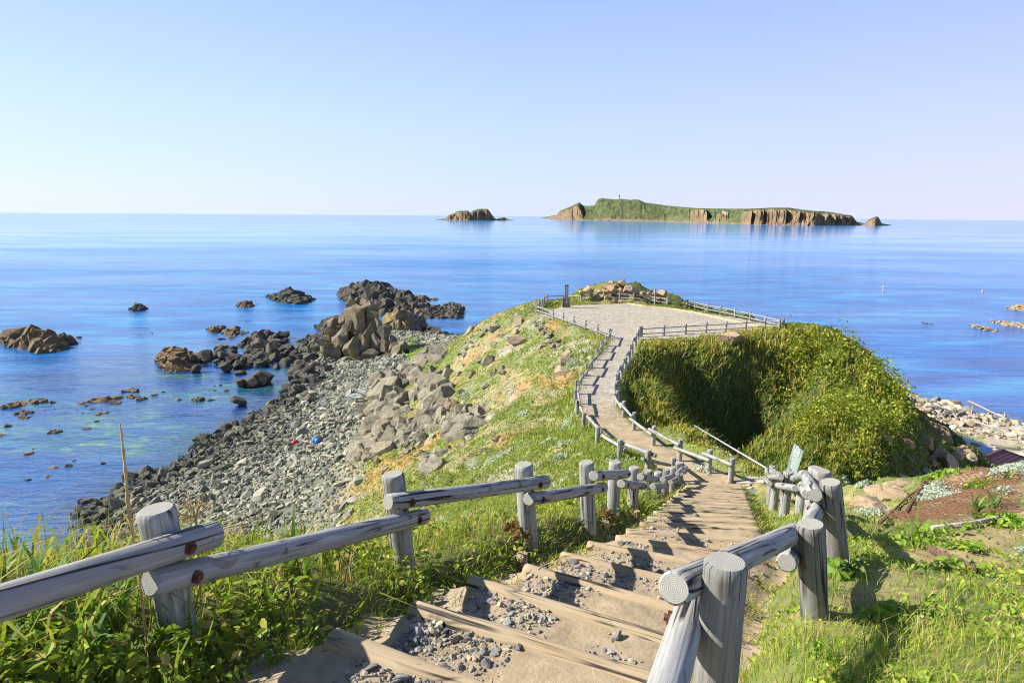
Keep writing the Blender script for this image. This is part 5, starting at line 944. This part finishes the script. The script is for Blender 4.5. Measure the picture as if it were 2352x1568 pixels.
for (xa, ya), (xb, yb), lb, rr_ in [((632, 940), (640, 1160), 'straight bare pole standing on the cobbles, taller of a pair', .055), ((662, 1005), (706, 1150), 'leaning bare pole beside the straight one on the cobbles', .05), ((1198, 618), (1186, 742), 'thin pole standing at the back of the beach right of the rock stack', .06), ((1415, 548), (1408, 634), 'thin pole standing on the green patch behind the beach', .07), ((1268, 655), (1264, 695), 'short stub pole between the two thin poles', .06)]:
    b_ = hit(*c2u(6, xb, yb))[0]; k_ = ray(*c2u(6, xa, ya)); a_ = CAM + k_ * (b_[1] / k_[1]); obj('pole', mesh('pole', *tube([-.02 * (a_ - b_), (a_ - b_) * .5 + np.array([.02, 0, 0]), a_ - b_], [rr_, rr_ * .9, rr_ * .7], 7), [M_DRIFT]), loc=b_, label=lb, cat='pole')
for xa, ya, xb, yb, lb in [(560, 1158, 700, 1165, 'white plank lying at the foot of the two beach poles'), (1020, 745, 1065, 760, 'white plank on the stones right of the stack'), (600, 1405, 690, 1415, 'white plank on the cobbles below the blue barrel'), (450, 1295, 500, 1305, 'white stick between the red float and the blue barrel'), (20, 1210 + 495 - 400, 100, 1300, 'long white plank on the cobbles near the water edge')]:
    a_, b_ = hit(*c2u(6, xa, ya))[0], hit(*c2u(6, xb, yb))[0]; c_ = (a_ + b_) / 2 + np.array([0, 0, .28]); obj('driftwood_plank', mesh('driftwood_plank', *beam((a_ - b_) / 2, (b_ - a_) / 2, .16, .05), [M_DRIFT]), loc=c_, label=lb, cat='driftwood')
g = np.random.default_rng(15)
for x, y, s_, lb in [(960, 945, 1.5, 'heap of tangled white rope against the big outcrop'), (840, 975, .9, 'strand of pale rope trailing across the cobbles'), (600, 1020, .6, 'small pale green net bundle near the two poles')]:
    p = hit(*c2u(6, x, y))[0]; prt = []
    for _ in range(22):
        t_ = np.linspace(0, 1, 26); ph = g.uniform(0, 6, 6); prt.append(tube(np.stack([s_ * np.sin(t_ * g.uniform(3, 9) + ph[0]) * g.uniform(.4, 1), s_ * .7 * np.sin(t_ * g.uniform(3, 9) + ph[1]), .25 * s_ * (1 + np.sin(t_ * g.uniform(4, 12) + ph[2])) * g.uniform(.3, 1)], -1), .03, 4))
    obj('rope_heap', mesh('rope_heap', *merge(prt), [simple('pale rope', (.55, .56, .52), .9, .1)]), loc=p + np.array([0, 0, .1]), label=lb, cat='rope')
# ------------------------------------------------------------------ by the stairs and path
M_POLE = M_WOOD
U7b = lambda x, y: (1494.5 + x * .1367, 949.4 + y * .1367)
hr = obj('handrail', None, loc=PD(1757, 1074, 20), label='steel pipe handrail on rusty posts descending into the gully', cat='handrail'); o0 = np.array(hr.location)
pA, pB = PD(1595, 977, 28), PD(1759, 1074, 20); qA, qB = PD(1590, 991, 28), PD(1690, 1052, 22.6)
for a_, b_ in ((pA, pB), (qA, qB)): obj('pipe', mesh('pipe', *tube([a_ - o0, (a_ + b_) / 2 - o0, b_ - o0], .035, 8), [M_PIPE], smooth=True), hr)
for (ua, va), (ub, vb), d_ in [((1627, 985), (1613, 1028), 26.3), ((1698, 1028), (1690, 1056), 22.7)]:
    a_, b_ = PD(ua, va, d_), PD(ub, vb, d_); obj('post', mesh('post', *tube([b_ - o0 - np.array([0, 0, .4]), (a_ + b_) / 2 - o0 + np.array([.02, 0, 0]), a_ - o0], [.05, .045, .05], 8), [M_RUST]), hr)
gp = hit(*U7b(1715, 1365))[0]; gr = obj('drain_grate', None, loc=gp + np.array([0, 0, .05]), label='square metal drain grate set in grass at the right foot of the stairs', cat='grate'); gr.rotation_euler = (R(-8), 0, R(-6))
obj('frame', mesh('frame', *merge([box((0, s_ * .27, 0), (.62, .05, .06)) for s_ in (-1, 1)] + [box((s_ * .285, 0, .002), (.05, .49, .06)) for s_ in (-1, 1)] + [box((0, 0, -.10), (.52, .49, .02))]), [simple('wet concrete', (.12, .12, .11), .9)]), gr)
obj('bars', mesh('bars', *merge([box((x, 0, .012), (.016, .49, .03)) for x in np.linspace(-.24, .24, 9)] + [box((0, y, .020), (.52, .016, .03)) for y in np.linspace(-.2, .2, 5)]), [M_PIPE]), gr)
for x0_, y0_, x1_, y1_, lb in [(1440, 1180, 1900, 1175, 'pale plank edging the side path at the foot of the stairs, farther one'), (1560, 1110, 1900, 1120, 'greenish plank across the side path before the gully'), (1480, 1250, 1670, 1215, 'grey loose board by the drain grate, upper one'), (1510, 1290, 1720, 1270, 'grey loose board by the drain grate, lower one')]:
    a_, b_ = hit(*U7b(x0_, y0_))[0], hit(*U7b(x1_, y1_))[0]; c_ = (a_ + b_) / 2; obj('plank', mesh('plank', *beam(a_ - c_ + np.array([0, 0, .05]), b_ - c_ + np.array([0, 0, .05]), .2, .05), [M_DRIFT]), loc=c_, label=lb, cat='plank')
for u, vt, vb, rr_, lb in [(1706, 1204, 1232, .05, 'short round stake at the right end of the steps, farther of two'), (1708, 1243, 1263, .055, 'short round stake at the right end of the steps, nearer of two'), (1199, 1270, 1300, .05, 'short stump post beside the third post of the left stair fence'), (1464, 1173, 1198, .045, 'small stump post in the grass left of the middle steps'), (1390, 1197, 1212, .05, 'low cut stump in the grass behind the left step ends')]:
    b_ = hit(u, vb)[0]; k_ = ray(u, vt); a_ = CAM + k_ * (b_[1] / k_[1]); obj('stake', log_mesh('stake', (b_ - a_) * .4, a_ - b_, rr_, rr_, int(u), 12, 4, [M_STEP, M_STEPE]), loc=b_, label=lb, cat='stake')
ed = [hit(*c2u(7, x, y))[0] for x, y in [(885, 272), (1000, 290), (1110, 300), (1225, 313), (1330, 330), (1430, 350), (1520, 372), (1610, 390), (1700, 410), (1790, 430), (1850, 444)]]; c_ = ed[0]
obj('edging_board', mesh('edging_board', *merge([beam(a_ - c_ + np.array([0, 0, .05]), b_ - c_ + np.array([0, 0, .05]), .10, .12) for a_, b_ in zip(ed[:-1], ed[1:])]), [simple('pale edging timber', (.55, .44, .25), .85, .2)]), loc=c_, label='pale timber edging along the right side of the gravel viewpoint', cat='edging')
ed = [hit(*c2u(7, x, y))[0] for x, y in [(560, 278), (688, 274)]]; c_ = ed[0]; obj('edging_board', mesh('edging_board', *beam(np.array([0, 0, .06]), ed[1] - c_ + np.array([0, 0, .06]), .12, .14), [M_DRIFT]), loc=c_, label='grey timber edging under the back fence of the viewpoint', cat='edging')
p = PD(*c2u(7, 1092, 218), 64.5); obj('pole', log_mesh('pole', np.array([0, 0, -1.0]), PD(*c2u(7, 1092, 153), 64.5) - p, .09, .085, 3, 10, 4, [M_WOOD, M_END]), loc=p, label='lone weathered post behind the right viewpoint fence', cat='pole')
# rusty wire net over the bank, and the iron bar below it
c0 = NETR.mean(0); ang = R(35); ex, ey = np.array([math.cos(ang), math.sin(ang)]), np.array([-math.sin(ang), math.cos(ang)]); prt = []
for r_i in np.arange(-6.5, 6.5, .085):
    s_ = np.arange(-7.5, 7.5, .06); zz_ = np.where(np.arange(len(s_)) % 2, .05, -.05); xy = c0 + s_[:, None] * ex + (r_i + zz_)[:, None] * ey; ok = inpoly(xy[:, 0], xy[:, 1], NETR); i = 0
    while i < len(s_):
        if ok[i]:
            j = i
            while j + 1 < len(s_) and ok[j + 1]: j += 1
            if j - i > 3: w_ = xy[i:j + 1]; prt.append(tube(np.stack([w_[:, 0], w_[:, 1], H(w_[:, 0], w_[:, 1]) + .035 + .05 * vn(w_[:, 0] * 2, w_[:, 1] * 2)], -1), .0065, 3))
            i = j + 1
        else: i += 1
def along(px, rr_, lift, n_=24, seg=6):
    q = np.array(px, float); t_ = np.linspace(0, 1, n_); u = np.interp(t_, np.linspace(0, 1, len(q)), q[:, 0]); v = np.interp(t_, np.linspace(0, 1, len(q)), q[:, 1]); P_ = hit(u, v); P_[:, 2] += lift; return tube(P_, rr_, seg)
nt_ = obj('wire_net', None, loc=(0, 0, 0), label='rusty wire netting pegged over the bare bank at the right', cat='netting')
obj('mesh_wires', mesh('mesh_wires', *merge(prt), [M_RUST]), nt_); obj('edge_cable', mesh('edge_cable', *along([(2018, 1212), (2080, 1150), (2150, 1092)], .02, .05), [M_RUST]), nt_); obj('seam_rod', mesh('seam_rod', *along([(2078, 1190), (2100, 1150), (2122, 1112)], .03, .07), [M_RUST]), nt_); obj('edge_pole', mesh('edge_pole', *along([(2140, 1222), (2220, 1212), (2290, 1196)], .03, .05), [M_DRIFT]), nt_)
a_, b_ = hit(2079, 1246)[0], hit(2238, 1321)[0]; c_ = (a_ + b_) / 2; up_ = np.array([0, 0, .04]); obj('iron_bar', mesh('iron_bar', *merge([beam(a_ - c_ + up_, b_ - c_ + up_, .05, .01), beam(a_ - c_ + up_ * 1.6, b_ - c_ + up_ * 1.6, .01, .05)]), [simple('old angle iron', (.16, .09, .07), .8, .5, 14)]), loc=c_, label='rusty angle iron bar lying on the grassy bank below the wire net', cat='bar')
# ------------------------------------------------------------------ single plants
g = np.random.default_rng(33)
def clump(name, p, n_, rad, hgt, size, cols, label, group, cat='plant', asp=.5, upb=.6):
    q = g.normal(0, .4, (n_, 3)) * np.array([rad, rad, 0]); q[:, 2] = H(p[0] + q[:, 0], p[1] + q[:, 1]) - p[2] + g.uniform(.0, hgt, n_); c = np.array(cols)[g.integers(0, len(cols), n_)] * g.uniform(.8, 1.15, (n_, 1))
    V, F, cc_ = leaves(q, size * g.uniform(.6, 1.3, n_), c, upb, asp); return obj(name, mesh(name, V, F, [M_LEAF], cc_), loc=p, label=label, cat=cat, group=group)
SIL = [(.55, .60, .54), (.66, .69, .63), (.42, .49, .42)]; BRI = [(.22, .36, .03), (.30, .42, .05), (.15, .27, .03)]
for x, y, s_ in [(1560, 262, .55), (1620, 250, .4), (1470, 300, .3), (1090, 400, .45), (1050, 460, .45), (1150, 440, .3), (1500, 412, .2), (690, 540, .35), (640, 365, .25), (545, 340, .25), (1040, 285, .3), (1615, 800, .15)]:
    p = hit(*c2u(4, x, y))[0]; d_ = np.hypot(p[0], p[1]); clump('silver_plant', p, int(300 * s_ / .4), s_ * .7, .12, .0026 * d_, SIL, 'silvery white leaved plant on or beside the rusty wire net', 'silver leaved plants by the wire net')
for x, y, s_ in [(460, 1150, .6), (430, 1320, .7), (400, 1400, .5), (850, 1445, .5), (300, 1290, .4), (120, 1080, .3), (1450, 1500, .5), (480, 720, .5), (420, 1190, .4)]:
    p = hit(*c2u(7, x, y))[0]; d_ = np.hypot(p[0], p[1]); clump('silver_plant', p, 150, s_, .15, .0028 * d_, SIL, 'pale silvery plant in the grass along the path', 'silver leaved plants along the path')
for x, y, s_ in [(1720, 1465, .4), (1845, 1440, .4), (1930, 1390, .5), (1080, 1180, .7), (1430, 1190, .6), (1790, 1010, .5), (1270, 1100, .5), (1650, 940, .6), (1250, 1310, .5)]:
    p = hit(*c2u(6, x, y))[0]; d_ = np.hypot(p[0], p[1]); clump('silver_plant', p, 130, s_, .12, .0022 * d_, SIL, 'pale silvery plant clinging to the bare left slope', 'silver leaved plants on the left slope')
for x, y, s_, lb in [(1110, 1150, .28, 0), (1500, 600, .4, 0), (1560, 575, .3, 0), (1090, 700, .45, 0), (1230, 870, .25, 0), (1110, 305, .4, 0), (780, 1170, .12, 0), (950, 730, .3, 0), (1290, 755, .2, 0), (370, 1410, .08, 0), (1350, 375, .3, 0)]:
    p = hit(*c2u(4, x, y))[0]; d_ = np.hypot(p[0], p[1]); clump('leafy_plant', p, int(60 + 150 * s_), s_, .08, .0075 * d_ ** .8, BRI, 'low clump of bright yellow green leaves on the right bank', 'bright leafy clumps on the right bank', asp=.7)
# butterbur at the foot of the thick fence post
p = hit(*c2u(4, 500, 915))[0]; bb = obj('butterbur', None, loc=p, label='big leaved butterbur at the foot of the thickest distant post of the right fence', cat='plant')
for k in range(9):
    an = k * 2.4; rr_ = .03 + .016 * k; c = np.array([math.cos(an) * rr_ * 1.3, math.sin(an) * rr_, .10 + .03 * math.sin(k * 2)]); n_ = 18; t_ = np.arange(n_) / n_ * 6.283; rad = .06 * (1 - .55 * np.exp(-((t_ - 3.14) / .3) ** 2)) * (1 + .06 * np.sin(t_ * 7)); loc_ = np.stack([np.cos(t_) * rad, np.sin(t_) * rad, -.04 + .03 * np.sin(t_ * 5)], -1)
    ro = np.array(Matrix.Rotation(an, 3, 'Z') @ Matrix.Rotation(R(22), 3, 'Y')); V = np.concatenate([[c], c + loc_ @ ro.T]); F = np.array([[0, 1 + i, 1 + (i + 1) % n_] for i in range(n_)]); obj('leaf', mesh('leaf', V, F, [M_LEAF], np.tile([(.20, .34, .04)], (len(V), 1)) * (.8 + .3 * (k % 3) / 2), True), bb)
    obj('stem', mesh('stem', *tube([(0, 0, -.05), c * .6, c], .008, 5), [M_LEAF], np.tile([(.16, .2, .06)], (17, 1))), bb)
def arch(n_, L0, L1, wd_, cols):
    V, F, Cc = [], [], []; b_ = 0
    for _ in range(n_):
        a_ = g.uniform(0, 6.28); Ln = g.uniform(L0, L1); sp_ = g.uniform(.35, 1.1); t_ = np.linspace(0, 1, 8); dirv = np.array([math.cos(a_), math.sin(a_)]); o_ = g.normal(0, .03, 2)
        x_ = Ln * sp_ * .7 * t_ ** 1.4; z_ = Ln * (t_ - .75 * sp_ * t_ ** 2.6); ww = wd_ * (1 - .9 * t_ ** 2.2) * g.uniform(.8, 1.2); s_ = np.array([-dirv[1], dirv[0]]); c = np.array(cols[g.integers(0, len(cols))]) * g.uniform(.8, 1.2)
        for i in range(8): ctr = np.array([*(o_ + dirv * x_[i]), z_[i]]); w3 = np.array([*(s_ * ww[i] / 2), 0]); V += [ctr - w3, ctr + w3]; Cc += [c, c]
        F += [[b_ + 2 * i, b_ + 2 * i + 1, b_ + 2 * i + 3, b_ + 2 * i + 2] for i in range(7)]; b_ += 16
    return np.array(V), np.array(F), np.array(Cc)
LG_ = [(.16, .28, .05), (.22, .34, .06), (.12, .22, .05), (.42, .36, .10)]
for c, x, y, L0, L1, n_, lb in [(4, 1340, 540, .3, .6, 16, 'long leaved clump at the lower edge of the rusty net, left of two'), (4, 1440, 510, .3, .6, 16, 'long leaved clump at the lower edge of the rusty net, right of two'), (4, 945, 690, .4, .7, 5, 'single tall bent yellow green leaf tuft by the iron bar'), (4, 1530, 330, .3, .5, 8, 'bent leaf tuft at the upper right of the rusty net'),
                              (2, 300, 960, .35, .6, 18, 'broad leaved clump under the second rail of the left fence'), (2, 380, 930, .25, .45, 12, 'upright broad leaved tuft right of the larger clump under the second rail'), (2, 130, 1000, .3, .5, 14, 'pale bent leaved clump just right of the nearest left fence post')]:
    p = hit(*c2u(c, x, y))[0]; V, F, Cc = arch(n_, L0, L1, .024, LG_); obj('long_leaved_plant', mesh('long_leaved_plant', V, F, [M_LEAF], Cc), loc=p, label=lb, cat='plant')
U1 = lambda x, y: (x * .375, 980 + y * .375)
for x, y, L0, L1, n_, lb in [(700, 1230, .3, .55, 22, 'thick tuft of long green leaves left of the nearest fence post'), (480, 1330, .25, .45, 16, 'long leaved tuft in front of the left fence near the bottom edge'), (250, 1300, .3, .55, 20, 'long leaved tuft towards the lower left corner'), (110, 1180, .3, .5, 16, 'long leaved tuft at the left edge under the first rail'), (560, 1480, .25, .4, 14, 'arching leaved tuft at the bottom edge left of the stairs'), (900, 1150, .2, .4, 10, 'small leaved tuft right behind the nearest left post')]:
    p = hit(*U1(x, y))[0]; V, F, Cc = arch(n_, L0, L1, .02, LG_); obj('long_leaved_plant', mesh('long_leaved_plant', V, F, [M_LEAF], Cc), loc=p, label=lb, cat='plant')
# dry stalks
M_DRY = simple('dry stalk', (.46, .33, .15), .9, .3, 30); M_DRYB = simple('dry brown stem', (.20, .12, .06), .9, .4, 30)
for (ua, va), (ub, vb), (uh, vh), d_, lb in [((276, 972), (312, 1330), (291, 1110), 2.35, 'tallest dry grass stalk with a tan seed head against the bay'), ((287, 1068), (318, 1330), (293, 1165), 2.4, 'shorter dry grass stalk with a seed head beside the tallest one')]:
    a_, b_, h_ = PD(ua, va, d_), PD(ub, vb, d_), PD(uh, vh, d_); b_[2] = H(b_[0], b_[1]) - .03; st_ = obj('grass_stalk', None, loc=b_, label=lb, cat='grass stalk')
    obj('stem', mesh('stem', *tube([0 * b_, (h_ - b_) * .5 + np.array([.01, 0, 0]), h_ - b_], .003, 5), [M_DRY]), st_); t_ = np.linspace(0, 1, 14); obj('seed_head', mesh('seed_head', *tube((h_ - b_) + (a_ - h_) * t_[:, None], .0068 * (1 - .55 * t_) * (1 + .25 * np.sin(t_ * 60)), 6), [M_DRY]), st_)
prt = []; b_ = PD(448, 1260, 2.75); b_[2] = H(b_[0], b_[1]); hd_ = PD(450, 1185, 2.75) - b_; prt.append(tube([0 * b_, hd_ * .6, hd_], .005, 5))
for k in range(34):
    a_, e_ = g.uniform(0, 6.28), g.uniform(.0, 1.3); q = np.array([math.cos(a_) * math.cos(e_), math.sin(a_) * math.cos(e_), math.sin(e_)]) * g.uniform(.05, .11); prt.append(tube([hd_, hd_ + q * .6, hd_ + q + np.array([0, 0, .01])], .0016, 4)); prt.append(tube([hd_ + q, hd_ + q * 1.08], [.006, .003], 5))
obj('dried_umbel', mesh('dried_umbel', *merge(prt), [M_DRY]), loc=b_, label='dried tan flower umbel just right of the nearest left fence post', cat='dry plant')
b_ = PD(787, 1372, 3.6); b_[2] = H(b_[0], b_[1]); a_ = PD(806, 1236, 3.6) - b_; prt = [tube([0 * b_ - np.array([0, 0, .03]), a_ * .5 + np.array([.01, 0, 0]), a_], [.007, .006, .003], 6)]
for f, q in [(.35, (.05, 0, .06)), (.45, (-.06, .01, .10)), (.55, (.06, .02, .12)), (.7, (-.07, 0, .07)), (.8, (.04, 0, .08)), (.3, (-.03, .02, .05))]: prt.append(tube([a_ * f, a_ * f + np.array(q) * .6, a_ * f + np.array(q)], [.004, .003, .002], 5))
obj('dry_twig', mesh('dry_twig', *merge(prt), [M_DRYB]), loc=b_, label='bare brown branching twig standing before the second left fence post', cat='dry plant')
for u, v, s_, n_, lb in [(1200, 1240, .16, 60, 'withered brown leaves at the foot of the third left fence post'), (1180, 1225, .10, 30, 'small withered brown leaves behind the third left fence post'), (1395, 1195, .12, 34, 'dry brown leaves between the fourth and fifth left fence posts'), (1560, 1185, .10, 20, 'pale withered leaves above the middle steps')]:
    p = hit(u, v)[0]; clump('withered_plant', p, n_, s_, s_ * 1.1, .03 + .002 * p[1], [(.22, .12, .05), (.30, .17, .08), (.16, .09, .04)], lb, None, 'dry plant', .55, .1)
